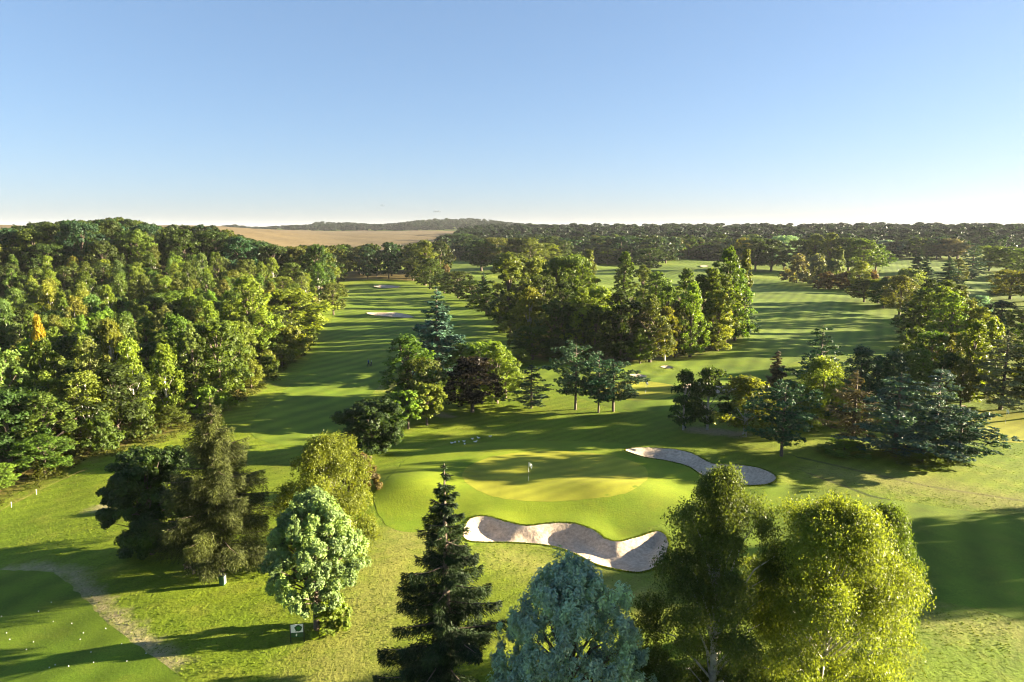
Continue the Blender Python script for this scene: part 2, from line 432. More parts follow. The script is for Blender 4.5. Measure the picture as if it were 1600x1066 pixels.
PROF = {
    'round': lambda t: np.sqrt(np.clip(1 - (2 * t - 1) ** 2, 0, 1)) ** .8,
    'dome': lambda t: np.clip(np.sin(np.pi * np.clip(t, 0, 1) ** .6), 0, 1) ** .55,
    'oval': lambda t: np.clip(np.sin(np.pi * np.clip(t * .92 + .08, 0, 1) ** .75), 0, 1) ** .6,
    'column': lambda t: np.clip(t * 6, 0, 1) ** .5 * np.clip((1 - t) * 2.6, 0, 1) ** .6,
    'cone': lambda t: np.clip(t * 8, .3, 1) * np.clip(1 - t, 0, 1) ** .8,
}

def gen_broad(seed, n, H=12., W=9., base=.18, shape='dome', nc=40, cr=.17, ls=.2, asp=.6, sub=9, upr=0., flat=.8, lean=0., lobes=.25, limbs=True, thick=1.):
    r = np.random.default_rng(seed); pf = PROF[shape]
    zb = base * H
    ph = r.uniform(0, 6.28, 6)
    i = np.arange(nc); t = (i + r.uniform(.2, .8, nc)) / nc; t = np.clip(t, .03, .97)
    phi = i * 2.39996 + r.uniform(-.5, .5, nc)
    lob = 1 + lobes * (np.sin(phi * 2 + ph[0]) * .5 + np.sin(phi * 3 + ph[1] + t * 4) * .5)
    inner = r.random(nc) < .25
    rr = W / 2 * pf(t) * lob * np.where(inner, r.uniform(.1, .5, nc), r.uniform(.66, .95, nc))
    crad = cr * W * r.uniform(.7, 1.25, nc)
    cz = zb + (H - zb) * t
    cz = np.minimum(cz, H - crad * flat * .8); cz = np.maximum(cz, zb + crad * .4)
    rr = np.maximum(rr - crad * .45, 0)
    cen = np.stack([np.cos(phi) * rr + lean * cz, np.sin(phi) * rr, cz], 1)
    wts = crad ** 2; cnt = np.maximum(4, (n * wts / wts.sum()).astype(int))
    Cc, Nn, Vv, Uu = [], [], [], []
    for k in range(nc):
        m = cnt[k]; sc = rdir(r, sub); sc[:, 2] = np.abs(sc[:, 2]) * .9 - .25
        out = unit(np.array([[math.cos(phi[k]), math.sin(phi[k]), .5]]))
        sc = unit(sc + out * .35)
        rad = crad[k] * r.uniform(.55, 1.0, (sub, 1))
        sp = cen[k] + sc * rad * np.array([1, 1, flat + upr])
        j = r.integers(0, sub, m)
        d = rdir(r, m); sr = crad[k] * r.uniform(.25, .5, sub)[j]
        p = sp[j] + d * (sr * r.random(m) ** .45)[:, None] * np.array([1, 1, .75 + upr])
        Cc.append(p); Nn.append(unit(d * .5 + sc[j] * .45 + np.array([0, 0, .25]) + r.normal(size=(m, 3)) * .38))
        cv = r.random(); sv = r.random(sub)[j]
        Vv.append(.35 * cv + .3 * sv + .35 * r.random(m)); Uu.append(.5 * cv + .3 * sv + .3 * r.random(m))
    C = np.vstack(Cc); Nn = np.vstack(Nn); V = np.concatenate(Vv); U = np.concatenate(Uu)
    Sz = ls * r.uniform(.6, 1.3, len(C))
    tv, tf = [], []
    tr = .022 * H * thick
    tp = [(0, 0, -.3), (0, 0, zb * .6), (lean * H * .3 + .1, .1, H * .5), (lean * H * .7, 0, H * .82)]
    tube(tp, [tr * 1.25, tr, tr * .6, tr * .15], 7, tv, tf)
    if limbs:
        for k in range(nc):
            if k % 2 and nc > 30: continue
            z0 = max(zb * .8, cen[k][2] * .62); f = min(1, z0 / H)
            a = np.array([lean * z0, 0, z0 * .98]); b = cen[k]
            mid = a * .45 + b * .55 + np.array([0, 0, .08 * H * (r.random() - .2)])
            tube([a, mid, b], [tr * .45 * (1.1 - f), tr * .25, tr * .08], 4, tv, tf)
    return leaf_arrays(r, C, Nn, Sz, asp), V, U, np.array(tv), tf

def gen_weep(seed, n, H=14., W=10., base=.12, nl=16, ls=.1, asp=.5, strand=2.4, shape='dome', lean=0., thick=.8, per=34, lobes=.35):
    """birch or willow: arching limbs with hanging strands"""
    r = np.random.default_rng(seed); pf = PROF[shape]; zb = base * H
    ph = r.uniform(0, 6.28, 4)
    tv, tf = [], []; tr = .018 * H * thick
    tube([(0, 0, -.3), (0.1, 0, H * .3), (lean * H * .5 - .15, .1, H * .6), (lean * H * .9, 0, H * .93)], [tr * 1.2, tr, tr * .55, tr * .12], 7, tv, tf)
    K = n // per
    i = np.arange(nl); lt = np.clip((i + r.uniform(.1, .9, nl)) / nl, .04, 1); lphi = i * 2.39996 + r.uniform(-.4, .4, nl)
    lr = W / 2 * np.maximum(pf(np.clip(lt, 0, .97)), .12) * (1 + lobes * np.sin(lphi * 2 + ph[0])) * r.uniform(.65, 1.05, nl)
    tips = np.stack([np.cos(lphi) * lr + lean * H * lt, np.sin(lphi) * lr, zb + (H - zb) * lt * .97], 1)
    starts = []; cv = []
    lv = r.random(nl)
    for k in range(nl):
        z0 = max(zb * .7, tips[k][2] * .6)
        a = np.array([lean * z0, 0, z0]); b = tips[k]
        mid = a * .4 + b * .6 + np.array([0, 0, .06 * H]); tube([a, mid, b], [tr * .5, tr * .25, tr * .06], 4, tv, tf)
    wl = (lr + .12 * W); wl = wl / wl.sum()
    kk = r.choice(nl, K, p=wl)
    s = r.random(K) ** .6
    z0 = np.maximum(zb * .7, tips[kk][:, 2] * .6)
    a = np.stack([lean * z0, 0 * z0, z0], 1); b = tips[kk]
    mid = a * .4 + b * .6 + np.array([0, 0, .06 * H])
    s_ = s[:, None]
    p0 = (1 - s_) ** 2 * a + 2 * s_ * (1 - s_) * mid + s_ ** 2 * b
    spread = .085 * W * (.6 + s_)
    p0 = p0 + r.normal(size=(K, 3)) * spread * np.array([1, 1, .7])
    p0[:, 2] = np.clip(p0[:, 2], .3, H)
    ln = strand * r.uniform(.25, 1., K) * H / 14
    ln = np.minimum(ln, p0[:, 2] - .1 * zb - .2)
    ln = np.maximum(ln, .2)
    outd = unit(p0 * np.array([1, 1, 0]) - np.array([0, 0, 0]) + 1e-3)
    u = r.random((K, per)); 
    P = p0[:, None, :] + outd[:, None, :] * (.22 * ln[:, None] * np.sqrt(u))[:, :, None]
    P[:, :, 2] += .12 * ln[:, None] * np.sin(u * 3) - ln[:, None] * u ** 1.3
    P = P + r.normal(size=P.shape) * .028 * W * np.array([.55, .55, .5])
    C = P.reshape(-1, 3); m = len(C)
    od = np.repeat(outd, per, 0)
    Nn = unit(od * .5 + r.normal(size=(m, 3)) * .5 + np.array([0, 0, .2]))
    ax = np.tile(np.array([[0, 0, -1.]]), (m, 1)) + r.normal(size=(m, 3)) * .5
    V = .35 * np.repeat(lv[kk], per) + .3 * np.repeat(r.random(K), per) + .35 * r.random(m)
    U = .6 * np.repeat(lv[kk], per) + .25 * np.repeat(r.random(K), per) + .2 * r.random(m)
    return leaf_arrays(r, C, Nn, ls * r.uniform(.6, 1.3, m), asp, ax), V, U, np.array(tv), tf

def gen_spruce(seed, n, H=15., W=6.5, base=.06, nb=200, ls=.13, asp=.28, hang=.5, droop=.5, upt=.25, gap=.0, up=0.1, thick=1., pw=.8, tiers=0, lw=.34):
    r = np.random.default_rng(seed); tv, tf = [], []; tr = .014 * H * thick
    tube([(0, 0, -.3), (0, 0, H * .5), (0, 0, H)], [tr * 1.2, tr * .7, tr * .08], 7, tv, tf)
    t = (np.arange(nb) + r.random(nb)) / nb; t = t ** .9
    if tiers: t = np.clip((np.round(t * tiers) + r.normal(size=nb) * .13) / tiers, 0, 1)
    z0 = H * (base + (1 - base) * t * .985)
    Lb = W / 2 * ((1 - t) ** pw * .96 + .04) * r.uniform(.45, 1.15, nb)
    whorl = np.round(t * nb / 7) ; phi = r.uniform(0, 6.28, nb)
    if gap: keep = r.random(nb) > gap * (1 - t); Lb = np.where(keep, Lb, Lb * .35)
    dr = droop * r.uniform(.6, 1.3, nb) * (1 - t * .6)
    for k in range(0, nb, 2):
        o = np.array([math.cos(phi[k]), math.sin(phi[k]), 0]); Lk = Lb[k]
        pts = [np.array([0, 0, z0[k]]) + o * Lk * s + np.array([0, 0, Lk * (up * s - dr[k] * s ** 2 + upt * s ** 3)]) for s in (0, .5, .95)]
        tube(pts, [tr * .28, tr * .16, tr * .04], 3, tv, tf)
    wts = Lb ** 1.4; k = r.choice(nb, n, p=wts / wts.sum())
    s = .08 + .92 * r.random(n) ** .7
    o = np.stack([np.cos(phi[k]), np.sin(phi[k]), 0 * s], 1); pr = np.stack([-o[:, 1], o[:, 0], o[:, 2]], 1)
    Lk = Lb[k]
    lat = r.uniform(-1, 1, n); nt_ = 9
    lat = np.round(lat * 3) / 3 + r.normal(size=n) * .07          # side twigs bunch together
    wdt = lw * Lk * np.sqrt(np.clip(1.02 - s, 0, 1)) * np.clip(s * 3, 0, 1)
    hg = hang * r.random(n) ** 1.6 * np.clip(Lk / 1.5, .25, 1)
    C = o * (Lk * s)[:, None] + pr * (lat * wdt)[:, None]
    C[:, 2] += z0[k] + Lk * (up * s - dr[k] * s ** 2 + upt * s ** 3) - hg - .25 * np.abs(lat) * wdt
    C += r.normal(size=C.shape) * .03 * W / 6
    ax = unit(o * .8 + pr * np.sign(lat)[:, None] * .5 + np.array([0, 0, -1.]) * (hg / (hang + 1e-6) * 1.8)[:, None] + r.normal(size=(n, 3)) * .3)
    Nn = unit(np.array([0, 0, .8]) + o * .5 + r.normal(size=(n, 3)) * .6)
    bv = r.random(nb)
    V = .4 * bv[k] + .6 * r.random(n); U = .6 * bv[k] + .5 * r.random(n) * s
    return leaf_arrays(r, C, Nn, ls * r.uniform(.6, 1.3, n), asp, ax), V, U, np.array(tv), tf

def gen_pads(seed, n, H=12., W=10., base=.15, nb=34, ls=.16, asp=.35, flat=.34, upt=.15, shape='dome', padr=.2, thick=.7, lean=0.):
    """cedar / pine: separate flat pads of needles on spreading limbs"""
    r = np.random.default_rng(seed); pf = PROF[shape]; tv, tf = [], []; tr = .02 * H * thick
    tube([(0, 0, -.3), (lean * H * .3, .05, H * .4), (lean * H * .7, 0, H * .75), (lean * H, 0, H * .97)], [tr * 1.2, tr * .85, tr * .45, tr * .1], 7, tv, tf)
    t = (np.arange(nb) + r.uniform(.1, .9, nb)) / nb; phi = np.arange(nb) * 2.39996 + r.uniform(-.6, .6, nb)
    Lb = W / 2 * np.maximum(pf(t), .1) * r.uniform(.55, 1.1, nb)
    z0 = H * (base + (1 - base) * t * .93)
    pads = []
    for k in range(nb):
        o = np.array([math.cos(phi[k]), math.sin(phi[k]), 0]); tip = o * Lb[k] + np.array([lean * z0[k], 0, z0[k] + Lb[k] * upt])
        a = np.array([lean * z0[k], 0, z0[k] - .03 * H])
        tube([a, (a + tip) / 2 + np.array([0, 0, -.02 * H]), tip], [tr * .4, tr * .25, tr * .06], 4, tv, tf)
        m = 3 if Lb[k] > W * .2 else 2
        for j in range(m):
            s = 1 - j * .33
            pr = padr * W * (.55 + .35 * Lb[k] / (W / 2)) * r.uniform(.75, 1.15) * (.9 + .1 * s) * (1 - .35 * (t[k]))
            c = a + (tip - a) * s * .92 + r.normal(size=3) * .02 * W
            pads.append((c, pr, r.random()))
    wts = np.array([p[1] ** 2 for p in pads]); k = r.choice(len(pads), n, p=wts / wts.sum())
    pc = np.array([p[0] for p in pads]); prd = np.array([p[1] for p in pads]); pv = np.array([p[2] for p in pads])
    nsub = 12; sub = rdir(r, len(pads) * nsub).reshape(len(pads), nsub, 3) * r.uniform(.4, .95, (len(pads), nsub, 1))
    j = r.integers(0, nsub, n); d = rdir(r, n)
    C = pc[k] + (sub[k, j] * prd[k][:, None] + d * (prd[k] * .3 * r.random(n) ** .5)[:, None]) * np.array([1, 1, flat])
    Nn = unit(d * .5 + np.array([0, 0, .6]) + r.normal(size=(n, 3)) * .45)
    V = .4 * pv[k] + .6 * r.random(n); U = .5 * pv[k] + .5 * r.random(n)
    return leaf_arrays(r, C, Nn, ls * r.uniform(.6, 1.3, n), asp), V, U, np.array(tv), tf

def gen_weep2(seed, n, H=14., W=10., base=.05, shape='dome', nc=60, cr=.13, ls=.1, asp=.5, strand=2., per=26, lobes=.3, thick=.8, cap=.45):
    """birch or willow: leafy lobes on arching limbs, each with a curtain of hanging twigs"""
    r = np.random.default_rng(seed); pf = PROF[shape]; zb = base * H; ph = r.uniform(0, 6.28, 6)
    i = np.arange(nc); t = np.clip((i + r.uniform(.1, .9, nc)) / nc, .05, .97); phi = i * 2.39996 + r.uniform(-.6, .6, nc)
    lob = 1 + lobes * (np.sin(phi * 2 + ph[0]) * .5 + np.sin(phi * 3 + ph[1] + t * 5) * .6)
    inner = r.random(nc) < .2
    crad = cr * W * r.uniform(.55, 1.35, nc)
    rr = np.maximum(W / 2 * pf(t) * lob * np.where(inner, r.uniform(.1, .5, nc), r.uniform(.7, 1.0, nc)) - crad * .4, 0)
    cz = np.clip(zb + (H - zb) * t + r.normal(size=nc) * .02 * H, zb + crad * .3, H - crad * .6)
    cen = np.stack([np.cos(phi) * rr, np.sin(phi) * rr, cz], 1)
    tv, tf = [], []; tr = .018 * H * thick
    tube([(0, 0, -.3), (.1, 0, H * .3), (-.15, .1, H * .6), (0, 0, H * .93)], [tr * 1.2, tr, tr * .55, tr * .12], 7, tv, tf)
    for k in range(0, nc, 2):
        z0 = max(zb * .7, cen[k][2] * .6); a = np.array([0, 0, z0]); b = cen[k]
        tube([a, a * .4 + b * .6 + np.array([0, 0, .05 * H]), b], [tr * .4, tr * .2, tr * .05], 4, tv, tf)
    n1 = int(n * cap); wts = crad ** 2 / (crad ** 2).sum()
    k = r.choice(nc, n1, p=wts); d = rdir(r, n1); d[:, 2] = np.abs(d[:, 2]) * 1.1 - .3
    lump = 1 + .42 * np.sin(d[:, 0] * 7 + k) * np.sin(d[:, 1] * 7 + k * 2)
    P1 = cen[k] + d * (crad[k] * r.random(n1) ** .3 * lump)[:, None] * np.array([1, 1, .85])
    N1 = unit(d * .45 + np.array([0, 0, .15]) + r.normal(size=(n1, 3)) * .6)
    K = max(1, (n - n1) // per); k2 = r.choice(nc, K, p=wts)
    d2 = rdir(r, K); d2[:, 2] = np.abs(d2[:, 2]) * .5 - .15
    p0 = cen[k2] + d2 * (crad[k2] * r.uniform(.5, 1.1, K))[:, None]
    ln = strand * r.uniform(.15, 1., K) ** 1.3; ln = np.clip(ln, .1, np.maximum(.15, p0[:, 2] - .25))
    u = r.random((K, per)); od = unit(p0 * np.array([1, 1, 0]) + 1e-3)
    P = p0[:, None, :] + od[:, None, :] * (.16 * ln[:, None] * np.sqrt(u))[:, :, None]
    P[:, :, 2] -= ln[:, None] * u ** 1.2
    P = P + r.normal(size=P.shape) * .011 * W; P2 = P.reshape(-1, 3); m = len(P2)
    N2 = unit(np.repeat(od, per, 0) * .5 + r.normal(size=(m, 3)) * .5 + np.array([0, 0, .2]))
    C = np.vstack([P1, P2]); Nn = np.vstack([N1, N2]); ax = np.array([[0, 0, -1.]]) + r.normal(size=(len(C), 3)) * np.where(np.arange(len(C)) < n1, 1.2, .45)[:, None]
    cv = r.random(nc); kk = np.concatenate([k, np.repeat(k2, per)])
    V = .4 * cv[kk] + .6 * r.random(len(C)); U = .55 * r.random(nc)[kk] + .45 * r.random(len(C))
    return leaf_arrays(r, C, Nn, ls * r.uniform(.6, 1.3, len(C)), asp, ax), V, U, np.array(tv), tf

LIB = {}
def register(key, data, H, W, leafmat='leaf', bark='bark', single=False):
    LV, V, U, tv, tf = data; n = len(V)
    # true extents so that a placed tree has the height and spread asked for
    zt = np.percentile(LV[:, 2], 99.7); rx = np.percentile(np.abs(LV[:, :2]), 97.5)
    F4 = np.arange(4 * n).reshape(-1, 4)
    if single:
        VV = np.vstack([LV, tv]); FF = np.vstack([F4, np.array(tf) + 4 * n])
        mi = np.concatenate([np.zeros(n), np.ones(len(tf))])
        a = {'v': np.concatenate([np.repeat(V, 4), np.zeros(len(tv))]), 'u': np.concatenate([np.repeat(U, 4), np.zeros(len(tv))])}
        me = raw_mesh(key, VV, FF, [M[leafmat], M[bark]], a, mi)
        LIB[key] = (me, None, zt, rx * 2)
    else:
        crown = raw_mesh(key + '_crown', LV, F4, [M[leafmat]], {'v': np.repeat(V, 4), 'u': np.repeat(U, 4)})
        trunk = raw_mesh(key + '_trunk', tv, np.array(tf), [M[bark]])
        trunk.polygons.foreach_set('use_smooth', np.ones(len(tf), bool))
        LIB[key] = (crown, trunk, zt, rx * 2)

# foliage colours (real leaf albedo) and the words for them
TINT = {
    'green': ((.066, .102, .019), 'mid green'), 'amber': ((.108, .13, .022), 'golden green'), 'moss': ((.046, .05, .013), 'mossy'), 'black': ((.016, .026, .010), 'blackish green'), 'sage': ((.115, .15, .062), 'silvery green'), 'white': ((.205, .265, .24), 'silvery'), 'dark': ((.036, .058, .016), 'dark green'), 'lime': ((.112, .16, .024), 'bright yellow-green'),
    'olive': ((.075, .095, .022), 'olive green'), 'gold': ((.125, .145, .026), 'golden green'), 'blue': ((.045, .085, .06), 'blue-green'),
    'silver': ((.15, .235, .20), 'silvery'), 'purple': ((.021, .018, .015), 'dark purple'), 'brown': ((.08, .068, .028), 'reddish brown'),
    'pale': ((.09, .13, .04), 'pale green'), 'yellow': ((.26, .22, .02), 'yellow'), 'teal': ((.032, .066, .034), 'deep green'), 'grey': ((.10, .115, .06), 'grey-green'),
}
ALL = []
TB = 1.2
def place(key, name, x, y, H, Wd, tint, rot=None, label=None, cat='tree', group=None, z=None, rscale=1.0):
    a, b, h0, w0 = LIB[key]
    z = hz(x, y) - .05 if z is None else z
    rot = random.uniform(0, 6.28) if rot is None else rot
    sc = (Wd / w0, Wd / w0, H / h0)
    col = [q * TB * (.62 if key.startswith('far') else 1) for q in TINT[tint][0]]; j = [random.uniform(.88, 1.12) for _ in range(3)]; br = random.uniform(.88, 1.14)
    col = (*[c * q * br for c, q in zip(col, j)], 1)
    if b is None:
        o = link(name, a); o.location = (x, y, z); o.rotation_euler = (0, 0, rot); o.scale = sc; o.color = col; root = o
    else:
        root = link(name, None); root.location = (x, y, z); root.rotation_euler = (0, 0, rot); root.scale = sc
        root.empty_display_size = .5
        link('trunk', b, root)
        c = link('crown', a, root); c.color = col
    tag(root, label, cat, group)
    ALL.append((root, x, y, z, H, Wd, tint, name))
    return root

# --- mid-distance library (about 100 to 350 m)
for k in range(3):
    register(f'broad{k}', gen_broad(100 + k, 9500, 12, 10, .16, ['dome', 'round', 'oval'][k], 46, .15, .21), 12, 10)
    register(f'upr{k}', gen_broad(120 + k, 8500, 15, 7, .03, 'oval', 50, .15, .2, upr=.35, lobes=.4), 15, 7)
    register(f'birch{k}', gen_weep2(140 + k, 9500, 13, 6, .12, 'oval', 34, .17, .19, .55, 1.1, per=10, lobes=.35), 13, 6, bark='birchbark')
    register(f'shrub{k}', gen_broad(160 + k, 5000, 4, 5, .02, 'dome', 26, .17, .16, limbs=False), 4, 5)
    register(f'far{k}', gen_broad(180 + k, 2300, 15, 12, .1, ['dome', 'round', 'oval'][k], 26, .17, .5, sub=6, limbs=False), 15, 12, single=True)
for k in range(2):
    register(f'spruce{k}', gen_spruce(200 + k, 9000, 15, 7, .05, 110, .26, .35, .4), 15, 7, 'needle')
    register(f'pine{k}', gen_pads(220 + k, 10000, 12, 9, .22, 30, .2, .45, .5, .2, 'round', .17), 12, 9, 'needle')
    register(f'cedar{k}', gen_pads(240 + k, 11000, 13, 12, .06, 40, .2, .4, .22, .08, 'cone', .15), 13, 12, 'needle')
    register(f'cypress{k}', gen_broad(260 + k, 7000, 10, 4, .02, 'column', 70, .2, .14, upr=.5, lobes=.1, limbs=False), 10, 4, 'needle')
    register(f'lombardy{k}', gen_broad(280 + k, 6500, 20, 4, .06, 'column', 60, .2, .26, upr=.9, lobes=.15, limbs=False), 20, 4)
register('fir0', gen_spruce(207, 14000, 15, 7.5, .04, 120, .27, .3, .4, .3, .2, pw=.9, tiers=18), 15, 7.5, 'needle')
register('willow0', gen_weep2(300, 13000, 10, 8, .08, 'dome', 34, .15, .17, .4, 2.2, per=16), 10, 8)
register('bare0', gen_spruce(310, 3600, 10, 5, .2, 90, .2, .2, .25, .1), 10, 5, 'needle')

EXTRA = []
def T(kind, bx, by, ty, wpx, tint, name=None, label=None, rot=None, group=None, cat='tree'):
    """one tree whose foot is seen at (bx, by), whose top reaches row ty and whose crown spans wpx pixels of the photo"""
    if kind not in LIB:
        kind = random.choice([k for k in LIB if k.rstrip('0123456789') == kind])
    p = G(bx, by); z = hz(p[0], p[1]); H = max(1.0, ztop(p[1], ty) - z)
    zc = proj(p[0], p[1], z + H * .5)[2]
    Wd = wpx * zc / F * (1.22 if by < 600 and kind[0] in 'ub' and kind != 'bare0' else .9 if kind in ('nround0', 'ndark0') else .98 if kind[0] == 'n' else 1.06)
    nm = name or {'broad': 'broadleaf_tree', 'upr': 'poplar_tree', 'birch': 'birch_tree', 'shrub': 'shrub', 'far': 'broadleaf_tree', 'spruce': 'spruce_tree',
                  'pine': 'pine_tree', 'cedar': 'cedar_tree', 'cypress': 'cypress_tree', 'lombardy': 'lombardy_poplar', 'willow': 'willow_tree', 'bare': 'dead_conifer'}[kind.rstrip('0123456789')]
    if nm == 'shrub': cat = 'shrub'
    return place(kind, nm, p[0], p[1], H, Wd, tint, rot, label, cat, group)

build_ground()
for s_ in SHEETS: build_sheet(*s_)

# --- the close trees, each grown by itself
register('nspruce0', gen_spruce(401, 90000, 15, 7.2, .11, 185, .11, .2, .55, .42, .36, gap=.3, thick=1.1, pw=1.0, tiers=22, lw=.22), 15, 6.6, 'needle')
register('nsilver0', gen_broad(402, 100000, 12, 11, .04, 'dome', 190, .07, .12, .42, 9, upr=.7, flat=.9, lobes=.16), 12, 11, 'silverleaf')
register('nbirch0', gen_weep2(403, 170000, 17, 9, .03, 'oval', 85, .115, .072, .5, 2.2, lobes=.5, cap=.38), 17, 9, bark='birchbark')
register('nbirch1', gen_weep2(404, 240000, 15, 13, .02, 'dome', 130, .095, .07, .5, 2.1, lobes=.42, cap=.38), 15, 13, bark='birchbark')
register('nleft0', gen_broad(405, 85000, 11, 9, .3, 'dome', 150, .075, .115, .5, 9, upr=.6, lobes=.32), 11, 9, 'silverleaf')
register('ngold0', gen_weep2(406, 80000, 11, 9, .05, 'dome', 60, .12, .09, .5, 1.7, lobes=.3), 11, 9, bark='birchbark')
register('ndroop0', gen_spruce(407, 130000, 15, 9, .12, 210, .13, .15, 1.1, .42, .3, gap=.05, thick=1.1, pw=.75, tiers=20, lw=.28), 15, 9, 'needle')
register('ndark0', gen_broad(408, 60000, 9, 9, .03, 'round', 60, .13, .15, .55, 10, lobes=.12), 9, 9)
register('nround0', gen_broad(409, 32000, 8, 9, .03, 'round', 50, .14, .19, .6, 10, lobes=.08), 8, 9)
register('nmaple0', gen_broad(410, 12000, 6, 4.5, .25, 'round', 26, .17, .17, .6, 8), 6, 4.5)
register('nbush0', gen_broad(411, 14000, 4, 4, .02, 'dome', 24, .17, .13, .5, 8, upr=.2, limbs=False), 4, 4)
T('nspruce0', 700, 1092, 744, 178, 'black', 'spruce_tree', 'tall dark spruce with bare pale lower trunk, in front of the sand bunker')
T('nsilver0', 888, 1190, 880, 238, 'white', 'poplar_tree', 'round silvery blue-green tree between the tall spruce and the big birches')
T('nbirch0', 1108, 1150, 733, 225, 'olive', 'birch_tree', 'tall dark green birch with hanging twigs beside the bunker end')
T('nbirch1', 1278, 1160, 784, 304, 'amber', 'birch_tree', 'broad golden green weeping birch with white limbs at the bottom edge')
T('ngold0', 1368, 1010, 792, 110, 'olive', 'birch_tree', 'slim olive weeping birch showing behind the broad golden birch')
T('nleft0', 496, 990, 770, 156, 'sage', 'broadleaf_tree', 'silvery green leafy tree right behind the green and white sign')
T('ngold0', 516, 862, 682, 150, 'gold', 'birch_tree', 'golden weeping birch behind the silvery tree by the sign')
T('nbush0', 566, 768, 708, 52, 'brown', 'shrub', 'small reddish gold bush at the right side of the golden birch')
T('ndroop0', 347, 892, 636, 160, 'moss', 'spruce_tree', 'large dark spruce with hanging golden twigs above the litter bin')
T('ndark0', 238, 866, 705, 150, 'dark', 'broadleaf_tree', 'dark rounded leafy tree touching the drooping spruce')
T('nround0', 580, 710, 626, 104, 'dark', 'broadleaf_tree', 'round dark bushy tree standing alone near the two young maples')
T('nmaple0', 638, 670, 610, 50, 'lime', 'maple_tree', 'smaller of two young yellow-green maples with thin bare trunks')
T('nmaple0', 667, 664, 600, 58, 'lime', 'maple_tree', 'larger of two young yellow-green maples with thin bare trunks', rot=2.)
# --- the row in the middle
T('fir0', 684, 590, 456, 92, 'blue', 'fir_tree', 'tall pointed blue-grey fir behind the row of maples')
T('upr0', 640, 640, 524, 86, 'green', 'broadleaf_tree', 'tall leafy tree with bright top at the fairway side of the row')
T('broad1', 662, 648, 560, 60, 'olive', 'broadleaf_tree', 'orange-tinged leafy tree leaning on the tall bright-topped tree')
T('broad0', 738, 644, 558, 82, 'purple', 'copper_beech', 'dark purple-leaved beech in front of the green maples')
T('upr1', 722, 618, 538, 62, 'green', 'maple_tree', 'green maple just behind the purple beech')
T('broad1', 758, 620, 534, 66, 'lime', 'maple_tree', 'bright maple rising between the purple beech and the thin-trunked pair')
T('upr2', 776, 630, 535, 62, 'lime', 'maple_tree', 'yellow-green maple with a thin bare trunk, nearer of the pair')
T('broad2', 790, 622, 548, 46, 'lime', 'maple_tree', 'yellow-green maple with a thin bare trunk, farther of the pair')
T('cedar1', 830, 638, 571, 56, 'teal', 'cedar_tree', 'small dark cedar between the bright maples and the tall pine')
T('pine0', 899, 640, 537, 74, 'teal', 'pine_tree', 'tall dark pine with rounded top beside the second green')
T('pine1', 935, 645, 556, 60, 'teal', 'pine_tree', 'dark pine with low branches to the right of the tall pine')
T('pine0', 958, 643, 568, 76, 'teal', 'pine_tree', 'low wide pine reaching over the rough at the row end', rot=1.)
T('shrub0', 812, 570, 545, 40, 'lime', None, 'low bright shrub at the foot of the round tree by the copse')
T('broad1', 832, 562, 510, 50, 'green', None, 'round leafy tree standing free at the copse corner')
# --- the group on the right
T('birch0', 1068, 672, 578, 44, 'dark', None, 'thin dark birch at the outer end of the group above the bunker')
T('birch1', 1105, 672, 575, 56, 'dark', None, 'dark birch beside the thin one, above the curved bunker')
T('birch2', 1163, 682, 588, 86, 'gold', None, 'golden green birch with white trunk behind the dark round pine')
T('pine1', 1221, 713, 598, 98, 'teal', None, 'dark round-topped pine with a straight bare trunk, in front of the group')
T('spruce0', 1210, 640, 552, 52, 'brown', None, 'reddish dark fir behind the golden green birch')
T('cedar0', 1276, 655, 513, 92, 'teal', None, 'tallest cedar of the group with layered arching branches')
T('willow0', 1282, 664, 560, 88, 'gold', None, 'golden weeping willow at the foot of the tallest cedar')
T('willow0', 1248, 672, 598, 62, 'green', None, 'smaller green willow with pale trunk next to the dead conifer', rot=2.)
T('bare0', 1331, 698, 583, 78, 'brown', None, 'thin dead conifer with brown twigs beside the blue pines')
for i, (bx, by, ty, wp, tn, lb) in enumerate([(1341, 640, 541, 50, 'teal', 'dark cypress at the left end of the cypress row'), (1368, 636, 556, 36, 'teal', 'shorter dark cypress, second in the cypress row'), (1391, 638, 547, 44, 'teal', 'broad dark cypress with orange tips in the row middle'),
        (1416, 634, 549, 40, 'olive', 'olive cypress with orange tips, fourth in the row'), (1437, 632, 545, 32, 'green', 'slim green cypress at the right end of the row')]):
    T('cypress%d' % (i % 2), bx, by, ty, wp, tn, None, lb, group='row of cypresses')
T('cedar1', 1397, 713, 586, 130, 'blue', None, 'wide blue cedar in front of the cypress row')
T('cedar0', 1458, 712, 578, 110, 'blue', None, 'tall blue-green cedar with pale lit tip behind the low one', rot=.6)
T('pine1', 1497, 722, 640, 112, 'teal', None, 'low spreading dark pine at the edge of the open grass')
T('shrub2', 1320, 708, 690, 70, 'lime', None, 'low bright ground shrub under the dead conifer')
T('shrub1', 1440, 722, 700, 110, 'green', None, 'low shrub under the blue cedars')
